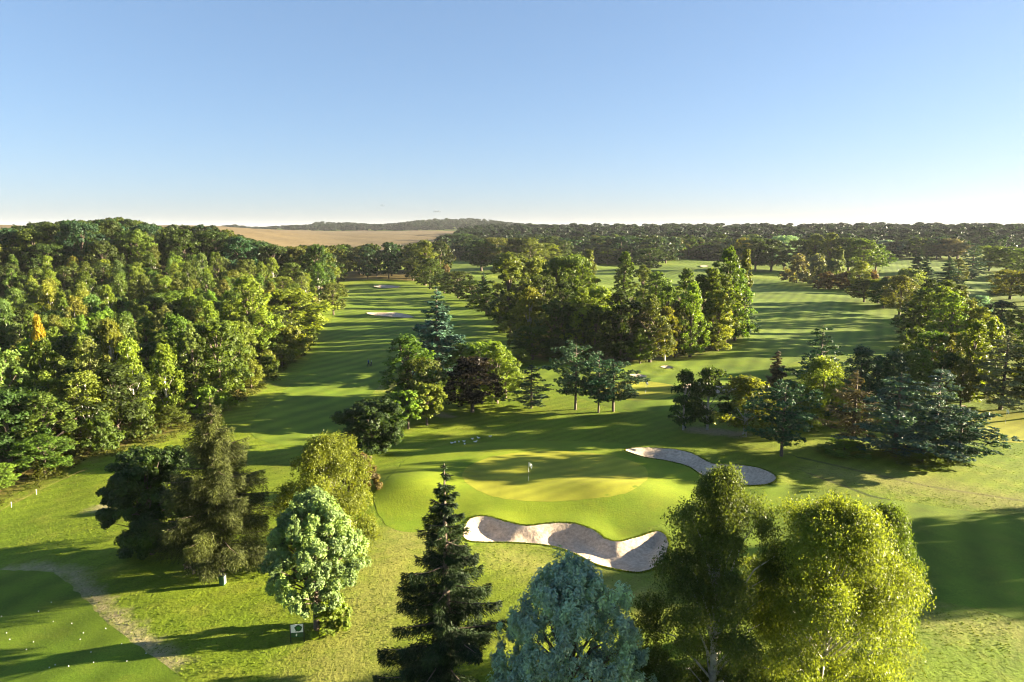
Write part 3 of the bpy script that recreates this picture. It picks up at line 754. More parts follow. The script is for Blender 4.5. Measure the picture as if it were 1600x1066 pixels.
# --- copse in the middle of the course
CP = [('upr', 664, 446, 376, 46, 'olive'), ('broad', 672, 452, 404, 36, 'dark'), ('shrub', 697, 450, 414, 24, 'brown'), ('broad', 694, 458, 428, 34, 'dark'), ('broad', 716, 466, 424, 40, 'dark'),
 ('broad', 738, 474, 438, 40, 'dark'), ('spruce', 756, 482, 427, 26, 'teal'), ('broad', 760, 492, 450, 44, 'green'), ('broad', 780, 505, 470, 34, 'dark'), ('upr', 795, 520, 396, 78, 'olive'), ('upr', 815, 500, 400, 48, 'olive'),
 ('upr', 838, 500, 403, 42, 'gold'), ('upr', 812, 545, 455, 40, 'olive'), ('birch', 828, 552, 450, 46, 'gold'), ('broad', 845, 520, 430, 42, 'dark'), ('broad', 868, 510, 404, 56, 'green'), ('broad', 893, 510, 398, 56, 'green'),
 ('lombardy', 920, 470, 391, 20, 'olive'), ('upr', 908, 480, 402, 30, 'green'), ('upr', 866, 560, 470, 42, 'dark'), ('upr', 888, 562, 474, 38, 'dark'), ('upr', 908, 562, 450, 48, 'gold'), ('broad', 935, 555, 448, 56, 'gold'),
 ('upr', 930, 566, 478, 44, 'dark'), ('upr', 968, 566, 456, 56, 'dark'), ('upr', 990, 562, 470, 44, 'dark'), ('lombardy', 975, 480, 394, 27, 'green'), ('upr', 1003, 490, 415, 42, 'olive'), ('broad', 1025, 500, 425, 44, 'green'),
 ('upr', 1015, 566, 462, 50, 'olive'), ('birch', 1038, 564, 480, 40, 'gold'), ('upr', 1055, 558, 470, 38, 'olive'), ('upr', 1070, 520, 420, 44, 'green'), ('upr', 1078, 558, 442, 40, 'lime'), ('upr', 1092, 545, 430, 44, 'green'),
 ('upr', 1110, 545, 420, 56, 'olive'), ('upr', 1132, 535, 388, 48, 'green'), ('upr', 1148, 532, 420, 44, 'lime'), ('lombardy', 1160, 510, 390, 20, 'olive'), ('upr', 1120, 548, 455, 44, 'gold'), ('cedar', 1161, 525, 462, 44, 'teal'),
 ('upr', 950, 530, 452, 40, 'green'), ('upr', 1040, 530, 445, 40, 'green'), ('upr', 880, 535, 440, 40, 'dark'), ('broad', 960, 560, 505, 30, 'dark'), ('broad', 1000, 568, 520, 34, 'green'), ('broad', 868, 566, 530, 34, 'dark')]
for c in CP: T(*c, group='trees of the copse between the fairways')
# --- groves beyond
BG = [('broad', 752, 424, 374, 46, 'dark'), ('broad', 772, 422, 371, 40, 'olive'), ('broad', 806, 425, 372, 40, 'dark'), ('broad', 828, 425, 372, 42, 'olive'), ('broad', 852, 420, 380, 40, 'gold'), ('broad', 880, 418, 376, 40, 'dark'), ('broad', 790, 430, 395, 34, 'dark'),
 ('broad', 700, 395, 366, 34, 'dark'), ('broad', 722, 396, 365, 34, 'dark'), ('broad', 740, 398, 368, 28, 'dark'), ('upr', 985, 403, 375, 26, 'olive'), ('upr', 1000, 404, 378, 24, 'gold'), ('upr', 960, 404, 372, 28, 'olive'), ('upr', 1030, 408, 374, 24, 'gold'),
 ('upr', 1060, 405, 372, 24, 'olive'), ('upr', 1082, 405, 376, 24, 'olive'), ('upr', 1096, 405, 378, 22, 'brown'), ('upr', 1046, 407, 378, 22, 'olive'), ('broad', 1015, 425, 388, 36, 'dark'), ('broad', 1120, 405, 380, 30, 'dark'),
 ('upr', 930, 402, 368, 30, 'olive'), ('broad', 1180, 424, 372, 40, 'dark'), ('broad', 1205, 424, 374, 44, 'dark'), ('broad', 1225, 420, 368, 36, 'silver'), ('broad', 1160, 420, 372, 34, 'gold'), ('broad', 1246, 424, 374, 30, 'dark'),
 ('upr', 1270, 425, 366, 36, 'olive'), ('upr', 1295, 425, 364, 30, 'olive'), ('broad', 1325, 425, 371, 44, 'dark'), ('broad', 1345, 428, 373, 46, 'green'), ('broad', 1368, 424, 382, 34, 'green'), ('broad', 1385, 402, 375, 36, 'silver'), ('broad', 1402, 402, 379, 26, 'silver'),
 ('shrub', 1245, 442, 398, 44, 'grey'), ('shrub', 1275, 445, 398, 46, 'grey'), ('shrub', 1300, 448, 405, 38, 'grey'), ('shrub', 1292, 452, 425, 34, 'brown'), ('lombardy', 1312, 446, 390, 10, 'pale'), ('broad', 1342, 455, 408, 24, 'lime'), ('shrub', 1322, 452, 425, 40, 'brown'),
 ('shrub', 1360, 452, 422, 34, 'brown'), ('broad', 1350, 472, 436, 38, 'dark'), ('broad', 1372, 474, 436, 30, 'lime'), ('broad', 1392, 478, 447, 30, 'dark'), ('shrub', 1385, 462, 432, 34, 'brown'), ('broad', 1415, 482, 420, 46, 'grey'), ('spruce', 1432, 448, 388, 36, 'teal'),
 ('spruce', 1445, 452, 402, 26, 'teal'), ('broad', 1448, 404, 385, 28, 'green'), ('broad', 1483, 406, 373, 40, 'grey'), ('spruce', 1480, 455, 404, 44, 'teal'), ('upr', 1496, 440, 404, 20, 'olive'), ('cedar', 1518, 436, 381, 38, 'teal'), ('broad', 1545, 424, 384, 36, 'green'),
 ('broad', 1572, 424, 386, 40, 'green'), ('broad', 1600, 428, 388, 40, 'green'), ('broad', 1580, 440, 420, 26, 'dark'), ('broad', 1578, 468, 422, 50, 'gold'), ('broad', 1560, 462, 450, 24, 'teal'), ('broad', 1610, 470, 425, 40, 'olive'),
 ('upr', 1440, 535, 450, 54, 'green'), ('upr', 1466, 540, 448, 50, 'lime'), ('broad', 1425, 530, 470, 44, 'dark'), ('upr', 1482, 550, 458, 44, 'lime'), ('upr', 1510, 545, 470, 36, 'lime'), ('upr', 1528, 550, 480, 40, 'lime'), ('broad', 1530, 500, 462, 30, 'silver'),
 ('broad', 1562, 515, 470, 46, 'teal'), ('spruce', 1562, 545, 494, 26, 'teal'), ('broad', 1596, 520, 484, 34, 'gold'), ('broad', 1600, 560, 505, 50, 'green'), ('broad', 1425, 590, 512, 50, 'olive'), ('broad', 1452, 600, 518, 50, 'green'), ('broad', 1480, 600, 520, 54, 'olive'),
 ('upr', 1512, 628, 500, 60, 'lime'), ('upr', 1540, 620, 498, 50, 'lime'), ('broad', 1430, 620, 545, 44, 'dark'), ('broad', 1478, 628, 552, 46, 'dark'), ('cedar', 1563, 640, 522, 96, 'grey'), ('broad', 1500, 640, 560, 40, 'olive'), ('broad', 1620, 640, 530, 70, 'green'),
 ('broad', 1640, 458, 402, 56, 'dark'), ('broad', 1690, 470, 405, 60, 'green'), ('broad', 1680, 436, 392, 50, 'dark'), ('broad', 1740, 500, 420, 60, 'green'), ('broad', 1720, 450, 395, 50, 'dark'), ('broad', 1650, 530, 455, 50, 'dark'), ('broad', 1640, 600, 500, 60, 'green'),
 ('upr', 1450, 500, 436, 44, 'dark'), ('upr', 1474, 505, 438, 44, 'olive'), ('upr', 1494, 515, 446, 40, 'green'), ('broad', 1380, 482, 436, 34, 'dark'), ('broad', 1405, 492, 430, 40, 'olive'),
 ('broad', 1660, 560, 470, 60, 'green'), ('broad', 1700, 640, 500, 80, 'green'), ('broad', 1640, 500, 450, 50, 'dark')]
for c in BG: T(*c, group='groves beyond the open fairways')

# --- scattered woods
TAKEN = [(a[1], a[2]) for a in ALL]
def scatter(poly, spacing, choose, cap, group, seed, maxn=400, edge=0., d0=0):
    r = random.Random(seed); P = np.array(poly); lo, hi = P.min(0), P.max(0); pts = []; tries = 0
    cand = np.random.default_rng(seed).uniform(lo, hi, (60000, 2))
    cand = cand[sdist(P, cand[:, 0], cand[:, 1]) > edge]
    cand = cand[np.abs(cand[:, 0]) < cand[:, 1] * .80]
    w_ = np.random.default_rng(seed + 1).random(len(cand)) + .0
    cand = cand[np.argsort(np.hypot(cand[:, 0], cand[:, 1]) * (1 + .25 * w_))]
    acc = np.zeros((0, 2))
    for p in cand:
        s = spacing(math.hypot(*p))
        if len(acc) and (np.hypot(acc[:, 0] - p[0], acc[:, 1] - p[1]) < s).any(): continue
        acc = np.vstack([acc, p])
        if len(acc) >= maxn: break
    for p in acc:
        z = hz(*p); d = math.hypot(*p)
        kind, H, Wd, tint = choose(r, d, p)
        px = proj(p[0], p[1], z)[0]
        ty = np.interp(px, *cap) + r.uniform(0, 3.0)
        if d > d0: H = min(H, max(4, ztop(p[1], ty) - z))
        if kind.rstrip('0123456789') == kind: kind = r.choice([k for k in LIB if k.rstrip('0123456789') == kind])
        base = kind.rstrip('0123456789')
        nm = {'broad': 'broadleaf_tree', 'upr': 'poplar_tree', 'birch': 'birch_tree', 'shrub': 'shrub', 'far': 'forest_tree', 'spruce': 'spruce_tree'}[base]
        if base == 'far' and 'wood' in group: nm = 'woodland_tree'
        place(kind, nm, p[0], p[1], H, Wd, tint, None, None, 'shrub' if nm == 'shrub' else 'tree', group)
    return len(acc)
CAPW = ([-400, 0, 40, 60, 110, 150, 190, 215, 245, 300, 330, 345, 380, 410, 440, 480, 520, 560, 600, 650, 700], [365, 364, 352, 347, 344, 343, 339, 344, 352, 360, 358, 362, 370, 377, 386, 382, 383, 380, 378, 378, 376])
def ch_wood(r, d, p):
    q = r.random(); edge = sdist(np.array(WOOD), np.array([p[0]]), np.array([p[1]]))[0]
    if d > 300:
        k = 'far' if d > 340 else 'broad'; return k, r.uniform(16, 24), r.uniform(11, 16), r.choice(['dark', 'dark', 'teal', 'olive', 'green'])
    if edge < 5 and d < 230: return 'shrub' if q < .6 else 'broad', r.uniform(2.5, 5.5), r.uniform(4, 6.5), r.choice(['green', 'lime', 'gold', 'olive', 'green'])
    if q < .40: return 'birch', r.uniform(9, 15), r.uniform(4.4, 6.2), r.choice(['olive', 'olive', 'lime', 'pale', 'green', 'green', 'gold'])
    if q < .76: return 'upr', r.uniform(8, 14.5), r.uniform(4.4, 6.8), r.choice(['green', 'green', 'lime', 'olive', 'pale'])
    return 'broad', r.uniform(8, 13), r.uniform(7, 10), r.choice(['green', 'dark', 'olive', 'lime', 'dark'])
scatter(WOOD, lambda d: 3.8 if d < 130 else (4.7 if d < 220 else (7 + (d - 220) * .025 if d < 340 else 14.5)), ch_wood, CAPW, 'trees of the wood along the left fairway', 5, 720, .8, 230)
T('broad0', 455, 535, 452, 92, 'lime', None, 'wide bright yellow-green tree bulging from the wood edge')
for a_, b_, c_, d_ in ((296, 394, 352, 'dark'), (318, 396, 351, 'teal'), (336, 397, 352, 'dark'), (354, 400, 359, 'olive'), (370, 402, 366, 'dark'), (272, 392, 351, 'dark'), (306, 392, 354, 'teal'), (328, 392, 354, 'dark')):
    T('far', a_, b_, c_, 34, d_, 'woodland_tree', group='trees of the wood along the left fairway')
T('birch0', 75, 660, 494, 24, 'yellow', None, 'single bright yellow birch among the green trees of the wood')
T('nbush0', 516, 984, 926, 62, 'lime', 'shrub', 'yellow-green bush at the foot of the silvery tree by the sign')
T('broad1', 521, 492, 442, 34, 'olive', None, 'small round tree at the wood edge beside the far bunker')
T('upr0', 395, 560, 430, 60, 'lime', None, 'brightest yellow-green tree inside the wood')
T('broad2', 345, 630, 500, 92, 'green', None, 'large full green tree at the wood edge over the fairway')
T('shrub1', 452, 560, 510, 66, 'gold', None, 'rusty green bush at the wood edge on the fairway')

# distant forest on the rise
CAPF = ([600, 740, 760, 800, 860, 900, 950, 1000, 1060, 1100, 1180, 1250, 1300, 1350, 1400, 1450, 1500, 1560, 1600, 1900], [362, 352, 349, 347, 344, 347, 345, 344, 344, 345, 346, 343, 345, 348, 344, 346, 346, 348, 349, 352])
FOR = [np.array(p, float) for p in ((-70, 640), (0, 610), (110, 560), (170, 640), (330, 640), (420, 620), (560, 600), (640, 560), (760, 560), (1300, 900), (1300, 1500), (-90, 1500))]
def ch_far(r, d, p):
    return 'far', r.uniform(15, 23), r.uniform(19, 28), r.choice(['dark', 'teal', 'teal', 'green', 'green', 'teal', 'pale'])
nF = scatter(FOR, lambda d: 15 if d < 800 else 19, ch_far, CAPF, 'trees of the distant forest', 9, 150, 0, 0)

# far woods that read as one mass
def mass(name, pts, seed, label, tint, ls=1.0):
    me0 = []; r = np.random.default_rng(seed); base = gen_broad(900 + seed, 620, 15, 13, .05, 'dome', 14, .22, 1.2, .7, 5, limbs=False)
    LV, V, U, tv, tf = base; out = []; vv = []; uu = []
    for (x, y, H, Wd) in pts:
        a = r.uniform(0, 6.28); c, s = math.cos(a), math.sin(a)
        q = LV * np.array([Wd / 13, Wd / 13, H / 15]); q = np.stack([q[:, 0] * c - q[:, 1] * s + x, q[:, 0] * s + q[:, 1] * c + y, q[:, 2] + float(Hb(x, y)) - .5], 1)
        out.append(q); tone = r.uniform(-.25, .25); vv.append(np.clip(V * .6 + .2 + tone, 0, 1)); uu.append(U * r.uniform(0, 1.2))
    VV = np.vstack(out); n = len(VV) // 4
    me = raw_mesh(name, VV, np.arange(4 * n).reshape(-1, 4), [M['leaf']], {'v': np.repeat(np.concatenate(vv), 4), 'u': np.repeat(np.concatenate(uu), 4)})
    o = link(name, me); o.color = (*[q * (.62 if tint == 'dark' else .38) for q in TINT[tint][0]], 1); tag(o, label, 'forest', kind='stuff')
r = random.Random(3); pts = []
far_acc = np.array([(a[1], a[2]) for a in ALL if a[7] == 'forest_tree'])
c_ = np.random.default_rng(4).uniform((-100, 650), (1500, 1700), (26000, 2)); PF = np.array([(-90, 640), (1300, 560), (1500, 1700), (-100, 1700)], float)
c_ = c_[(sdist(np.array(FOR), c_[:, 0], c_[:, 1]) > 0) | (c_[:, 1] > 1450)]
acc = list(far_acc); 
A_ = np.array(acc)
for p in c_:
    if abs(p[0]) > .82 * p[1] or p[1] < 700: continue
    if (np.hypot(A_[:, 0] - p[0], A_[:, 1] - p[1]) < 17).any(): continue
    A_ = np.vstack([A_, p]); H = r.uniform(15, 23)
    px = proj(p[0], p[1], 20)[0]; H = min(H, max(5, ztop(p[1], np.interp(px, *CAPF) + r.uniform(0, 2.5)) - float(Hb(*p))))
    pts.append((p[0], p[1], H, r.uniform(19, 28)))
    if len(pts) > 900: break
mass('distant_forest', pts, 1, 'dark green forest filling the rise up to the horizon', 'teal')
# wood behind the stubble field and hill wood
pts = []
CAPH = ([-900, -300, 0, 5, 345, 355, 372, 395, 420, 440, 480, 500, 520, 560, 600, 640, 680, 720, 760, 790, 830], [372, 372, 372, 372, 362, 352, 350, 354, 354, 352, 351, 346, 345, 348, 350, 346, 341, 338, 342, 346, 350])
for k in range(5200):
    px = r.uniform(330, 860); y = r.uniform(2180, 3300); x = (px - 800) / F * y
    H = r.uniform(14, 24)
    ty = np.interp(px, *CAPH) + r.uniform(0, 2)
    H = min(H, ztop(y, ty) - float(Hb(x, y)))
    if H < 6 or abs(px - 440) < 6 and y < 2600: continue
    if r.random() < .5 and y > 2400: continue
    pts.append((x, y, H, r.uniform(22, 34)))
    if len(pts) > 620: break
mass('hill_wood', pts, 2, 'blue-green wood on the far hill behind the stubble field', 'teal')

# undergrowth of the wood: one low leafy mass
def undergrowth():
    g = np.random.default_rng(77); P = np.array(WOOD)
    c = g.uniform(P.min(0), (P.max(0)[0], 260), (40000, 2)); c = c[(sdist(P, c[:, 0], c[:, 1]) > -.6)]; c = c[np.abs(c[:, 0]) < .85 * c[:, 1]][:4200]
    LV, V, U, tv, tf = gen_broad(950, 260, 1.6, 2.6, .0, 'dome', 9, .22, .16, .5, 4, limbs=False)
    # keep thick near the edge
    out, vv, uu = [], [], []
    e = sdist(P, c[:, 0], c[:, 1]); z = Hg(c[:, 0], c[:, 1])
    for (x, y), ed, zz in zip(c, e, z):
        if ed > 14 and g.random() < .6: continue
        s = g.uniform(.5, 1.15) * (1 if ed > 2 else .6); a = g.uniform(0, 6.28); cs, sn = math.cos(a), math.sin(a)
        out.append(np.stack([(LV[:, 0] * cs - LV[:, 1] * sn) * s + x, (LV[:, 0] * sn + LV[:, 1] * cs) * s + y, LV[:, 2] * s * g.uniform(.7, 1.2) + zz - .1], 1))
        vv.append(V * .7 + g.random() * .3); uu.append(np.clip(U * .5 + g.random() * .7, 0, 1))
    VV = np.vstack(out); n = len(VV) // 4
    me = raw_mesh('undergrowth', VV, np.arange(4 * n).reshape(-1, 4), [M['leaf']], {'v': np.repeat(np.concatenate(vv), 4), 'u': np.repeat(np.concatenate(uu), 4)})
    o = link('undergrowth', me); o.color = (.06, .07, .015, 1); tag(o, 'tangled golden green undergrowth along the foot of the wood', 'undergrowth', kind='stuff')
undergrowth()

# coarse grass standing in the rough near the camera
def grass():
    g = np.random.default_rng(55); n = 170000
    d = 34 + (150 - 34) * g.random(n) ** 1.0; a = g.uniform(-.80, .80, n); x = d * a; y = d
    k = np.ones(n, bool)
    for nm, P, mt, lv, dep in SHEETS:
        b = inbox(P, x, y, 1); idx = np.where(b)[0]
        if len(idx): k[idx[sdist(P, x[idx], y[idx]) > -.15]] = False
    # a fringe of longer grass hangs over the bunker edges
    bx, by = [], []
    for P in (P_b1, P_b2, P_b3):
        for i in range(len(P)):
            a_, b_ = P[i], P[(i + 1) % len(P)]; m = int(np.hypot(*(b_ - a_)) * 90) + 1; tt = g.random(m)[:, None]
            e_ = b_ - a_; nrm = np.array([e_[1], -e_[0]]) / (np.hypot(*e_) + 1e-6)
            q = a_ + e_ * tt + nrm * g.uniform(-.02, .28, m)[:, None]; bx.append(q[:, 0]); by.append(q[:, 1])
    bx = np.concatenate(bx); by = np.concatenate(by)
    patch = np.sin(x / 5.1 + 2 * np.sin(y / 7)) * np.sin(y / 4.3 + x / 11) + g.normal(size=n) * .6
    k &= patch > -.6
    patch = np.concatenate([patch[k], np.full(len(bx), .9)]); x = np.concatenate([x[k], bx]); y = np.concatenate([y[k], by]); n = len(x); z = level(x, y, 0)
    z[-len(bx):] = level(bx, by, 2) ; h = g.uniform(.02, .065, n) * (.7 + .5 * (patch > .8)); h[-len(bx):] *= 1.0; w_ = h * .9
    t = g.uniform(0, 6.28, n); l = g.normal(size=(n, 2)) * .4
    V = np.zeros((n, 4, 3)); ct, st = np.cos(t) * w_, np.sin(t) * w_
    V[:, 0] = np.stack([x - ct, y - st, z - .03], 1); V[:, 1] = np.stack([x + ct, y + st, z - .03], 1)
    V[:, 2] = np.stack([x + ct * .6 + l[:, 0] * h, y + st * .6 + l[:, 1] * h, z + h], 1); V[:, 3] = np.stack([x - ct * .7 + l[:, 0] * h, y - st * .7 + l[:, 1] * h, z + h * .8], 1)
    v = g.random(n); u = np.clip(.5 + .5 * np.sin(x / 9 + np.sin(y / 6)) + g.normal(size=n) * .2, 0, 1)
    me = raw_mesh('grass', V.reshape(-1, 3), np.arange(4 * n).reshape(-1, 4), [M['tuft']], {'v': np.repeat(v, 4), 'u': np.repeat(u, 4)})
    o = link('grass', me); o.color = (.095, .135, .010, 1); tag(o, 'coarse tufts of yellow-green grass in the rough', 'grass', kind='stuff')
grass()

# trees beyond the right side of the frame whose shadows fall across the fairway
for i, (x, y, H, Wd, tn) in enumerate([(88, 67, 15, 9, 'green'), (76, 63, 13, 8, 'olive'), (100, 66, 16, 10, 'dark'), (92, 60, 13, 8, 'green'), (108, 70, 17, 10, 'dark'), (83, 70, 11, 7, 'green'), (70, 66, 9, 6, 'olive')]):
    place('broad%d' % (i % 3), 'broadleaf_tree', x, y, H, Wd, tn, None, None, 'tree', 'trees beside the right-hand fairway')


# ------------------------------------------------------------------ small things
NUMW = ['one', 'two', 'three', 'four', 'five', 'six', 'seven', 'eight', 'nine', 'ten', 'eleven', 'twelve', 'thirteen', 'fourteen', 'fifteen', 'sixteen', 'seventeen', 'eighteen', 'nineteen']
W20 = ['first', 'second', 'third', 'fourth', 'fifth', 'sixth', 'seventh', 'eighth', 'ninth', 'tenth', 'eleventh', 'twelfth', 'thirteenth', 'fourteenth', 'fifteenth', 'sixteenth', 'seventeenth', 'eighteenth', 'nineteenth', 'twentieth']
def ordn(i):
    if i < 20: return W20[i]
    t = ['', '', 'twenty', 'thirty', 'forty', 'fifty', 'sixty', 'seventy', 'eighty'][(i + 1) // 10]
    return t + '-' + W20[(i + 1) % 10 - 1] if (i + 1) % 10 else t[:-1] + 'ieth'
ORD_ = ordn
W_ = [ordn(q // 2 + 1 if q % 2 else q // 2) for q in range(6)]
W_[5] = 'fourth'
import bmesh
M['white'] = simple('white_paint', (.8, .8, .78), .5, 0, .05)
M['black'] = simple('black_plastic', (.015, .02, .018), .5, 0, .2)
M['signgreen'] = simple('sign_green', (.01, .07, .025), .5, 0, .15)
M['leafgreen'] = simple('emblem_green', (.012, .16, .03), .5, 0, .15)
M['flag'] = simple('flag_cloth', (.8, .8, .76), .8, 0, .05)
M['wood'] = simple('weathered_wood', (.28, .2, .14), .85, 0, .4)
M['jacket'] = simple('blue_jacket', (.02, .07, .3), .8, 0, .2)
M['trouser'] = simple('dark_trousers', (.012, .014, .022), .9, 0, .2)
M['skin'] = simple('skin', (.5, .3, .2), .6, 0, .1)
M['hair'] = simple('dark_hair', (.015, .01, .008), .8, 0, .2)
M['steel'] = simple('pale_metal', (.5, .52, .52), .35, .8, .1)
M['greymetal'] = simple('aircraft_grey', (.22, .23, .26), .5, 0, .1)

def pm(name, parts, mat, parent=None, smooth=False):
    """parts: ('box', centre, size) / ('tube', path, radii) / ('poly', outline xz, y0, y1) joined into one mesh"""
    bm = bmesh.new()
    for p in parts:
        if p[0] == 'box':
            r_ = bmesh.ops.create_cube(bm, size=1); c, sz = Vector(p[1]), p[2]
            for v in r_['verts']: v.co = Vector((v.co.x * sz[0], v.co.y * sz[1], v.co.z * sz[2])) + c
            es = list({e for v in r_['verts'] for e in v.link_edges})
            bmesh.ops.bevel(bm, geom=es, offset=min(sz) * .12, segments=2, affect='EDGES')
        elif p[0] == 'tube':
            V, Fc = [], []; tube(p[1], p[2], 10, V, Fc); vs = [bm.verts.new(v) for v in V]
            for f in Fc: bm.faces.new([vs[i] for i in f])
            n = len(V); bm.faces.new(vs[:10][::-1]); bm.faces.new(vs[n - 10:])
        elif p[0] == 'poly':
            a = [bm.verts.new((x, p[2], z)) for x, z in p[1]]; b = [bm.verts.new((x, p[3], z)) for x, z in p[1]]
            bm.faces.new(a); bm.faces.new(b[::-1]); n = len(a)
            for i in range(n): bm.faces.new((a[i], b[i], b[(i + 1) % n], a[(i + 1) % n]))
        elif p[0] == 'ball':
            r_ = bmesh.ops.create_uvsphere(bm, u_segments=14, v_segments=10, radius=1)
            for v in r_['verts']: v.co = Vector((v.co.x * p[2][0], v.co.y * p[2][1], v.co.z * p[2][2])) + Vector(p[1])
    bmesh.ops.recalc_face_normals(bm, faces=bm.faces)
    me = bpy.data.meshes.new(name); bm.to_mesh(me); bm.free(); me.materials.append(M[mat])
    if smooth: me.polygons.foreach_set('use_smooth', np.ones(len(me.polygons), bool))
    return link(name, me, parent)
def root_at(name, x, y, label, cat, rz=0, z=None, group=None):
    e = link(name, None); e.location = (x, y, hz(x, y) if z is None else z); e.rotation_euler = (0, 0, rz); e.empty_display_size = .3
    return tag(e, label, cat, group)
def surf(x, y):
    z = hz(x, y) + .02
    for nm, P, mt, lv, dep in SHEETS:
        if inbox(P, np.array([x]), np.array([y]), 0)[0] and sdist(P, np.array([x]), np.array([y]))[0] > 0:
            z = max(z, float(level([x], [y], lv)[0]) + (.014 + .008 * lv) * max(1, np.hypot(P[:, 0], P[:, 1]).min() / 100) ** 1.5)
    return z

def golf_flag(px, py, label, h=2.3):
    x, y = G(px, py); e = root_at('golf_flag', x, y, label, 'flag', 0, surf(x, y) - .02)
    pm('pole', [('tube', [(0, 0, -.05), (0, 0, h * .25)], [.017, .017]), ('tube', [(0, 0, h * .5), (0, 0, h)], [.017, .012])], 'white', e)
    pm('pole_band', [('tube', [(0, 0, h * .25), (0, 0, h * .5)], [.018, .018])], 'black', e)
    # hanging cloth with folds
    V = []; nx, nz = 10, 12
    for j in range(nz + 1):
        for i in range(nx + 1):
            u = i / nx; v = j / nz
            V.append((.014 + u * .42 * (1 - .25 * v), .06 * math.sin(u * 9 + v * 2) * u, h - .03 - v * .42 - u * u * .32 - .05 * u * v))
    Fq = [(j * (nx + 1) + i, j * (nx + 1) + i + 1, (j + 1) * (nx + 1) + i + 1, (j + 1) * (nx + 1) + i) for j in range(nz) for i in range(nx)]
    me = bpy.data.meshes.new('cloth'); me.from_pydata(V, [], Fq); me.materials.append(M['flag'])
    o = link('cloth', me, e); md = o.modifiers.new('s', 'SOLIDIFY'); md.thickness = .006
golf_flag(826, 752, 'white flag on a banded pole in the large green above the bunker')
golf_flag(1009, 615, 'small white flag in the second green beyond the pines')
golf_flag(1571, 662, 'thin white flag in the bright green at the right edge')

# course sign
x, y = G(465, 1004)
e = root_at('course_sign', x, y, 'green and white sign board on two dark posts before the silvery tree', 'sign', R(8))
pm('post', [('box', (-.47, 0, .72), (.06, .06, 1.46))], 'black', e); pm('post', [('box', (.47, 0, .72), (.06, .06, 1.46))], 'black', e)
wp = pm('white_panel', [('box', (0, 0, 1.1), (.86, .035, .62))], 'white', e)
out = [(.0 + .26 * math.cos(a) * (1 + .10 * math.sin(a * 5)), 1.12 + .24 * math.sin(a) * (1 + .06 * math.cos(a * 4))) for a in np.linspace(0, 2 * math.pi, 40, endpoint=False)]
pm('tree_emblem', [('poly', [(a + .10, b) for a, b in out], -.022, -.018), ('box', (-.07, -.02, .9), (.05, .004, .12))], 'signgreen', wp)
out2 = [(.12 + .13 * math.cos(a), 1.12 + .14 * math.sin(a) * (1 + .2 * math.cos(a * 2))) for a in np.linspace(0, 2 * math.pi, 24, endpoint=False)]
pm('emblem_leaf', [('poly', out2, -.026, -.0225)], 'leafgreen', wp)
gp = pm('green_panel', [('box', (0, 0, .60), (.86, .035, .34))], 'signgreen', e)
pm('white_mark', [('poly', [(-.1, .5), (-.04, .49), (0, .58), (.0, .68), (-.07, .70), (-.11, .6)], -.022, -.018)], 'white', gp)
# litter bin
x, y = G(348, 914)
e = root_at('litter_bin', x, y, 'dark green square litter bin on the dry grass below the drooping spruce', 'bin', R(-6))
pm('body', [('box', (0, 0, .44), (.46, .42, .86))], 'signgreen', e); pm('lid', [('box', (0, 0, .90), (.52, .48, .07))], 'black', e)
pm('side_plate', [('box', (.236, 0, .46), (.012, .36, .7))], 'steel', e)
# log bench
x, y = G(297, 893)
e = root_at('bench', x, y, 'low weathered plank bench in the shadow of the drooping spruce', 'bench', R(-38))
pm('seat', [('box', (0, 0, .40), (1.9, .36, .06))], 'wood', e)
pm('leg', [('box', (-.7, 0, .185), (.10, .30, .365))], 'wood', e); pm('leg', [('box', (.7, 0, .185), (.10, .30, .365))], 'wood', e)
# ball washer
x, y = G(1070, 669)
e = root_at('ball_washer', x, y, 'small pale-topped ball washer post in the shade under the dark birches', 'ball washer')
pm('post', [('tube', [(0, 0, 0), (0, 0, .75)], [.05, .05])], 'black', e); pm('base', [('box', (0, 0, .16), (.34, .34, .3))], 'black', e); pm('head', [('box', (0, 0, .92), (.2, .2, .34))], 'white', e)
# rope line and stakes at the wood edge
a = [G(*p) for p in [(-20, 812), (0, 804), (18, 793), (40, 783), (57, 773), (92, 757), (125, 742), (160, 734)]]
for i, p in enumerate(a[1:7:1]):
    if i in (1, 3):
        e = pm('boundary_stake', [('tube', [(0, 0, -.1), (0, 0, .6), (0, 0, .64)], [.022, .022, .01])], 'white')
        e.location = (p[0], p[1], hz(*p)); tag(e, NUMW and ('%s of two white stakes by the rope at the wood edge' % ('first' if i == 1 else 'second')), 'stake', 'boundary stakes')
V = [(p[0], p[1], hz(*p) + .42) for p in a]
pm('boundary_rope', [('tube', V, [.009] * len(V))], 'straw'); tag(bpy.data.objects['boundary_rope'], 'thin straw-coloured rope stretched low along the edge of the wood', 'rope')

# golf balls on the tee
r = random.Random(5); words_ = ['lying far out on the shaded tee', 'lying next to the dirt path', 'on the dark mown grass', 'in the long tree shadow']
BALLS = [(2, 964), (10, 990), (15, 1000), (80, 942), (83, 972), (52, 1004), (41, 1016), (112, 975), (130, 990), (125, 1000), (142, 1020), (77, 1044), (86, 1040), (107, 1042), (190, 1007), (165, 983), (198, 1034), (60, 956), (146, 1036), (228, 1022)]
bs = sorted(BALLS)
for i, (px_, py_) in enumerate(bs):
    x, y = G(px_, py_)
    e = pm('golf_ball', [('ball', (0, 0, .03), (.034, .034, .034))], 'white', None, True) if i == 0 else b0.copy()
    if i == 0: b0 = e
    else: COL.objects.link(e)
    e.location = (x, y, surf(x, y)); tag(e, ORD_(i) + ' tiny white ball from the left on the shaded tee grass', 'golf ball', 'balls scattered on the tee')
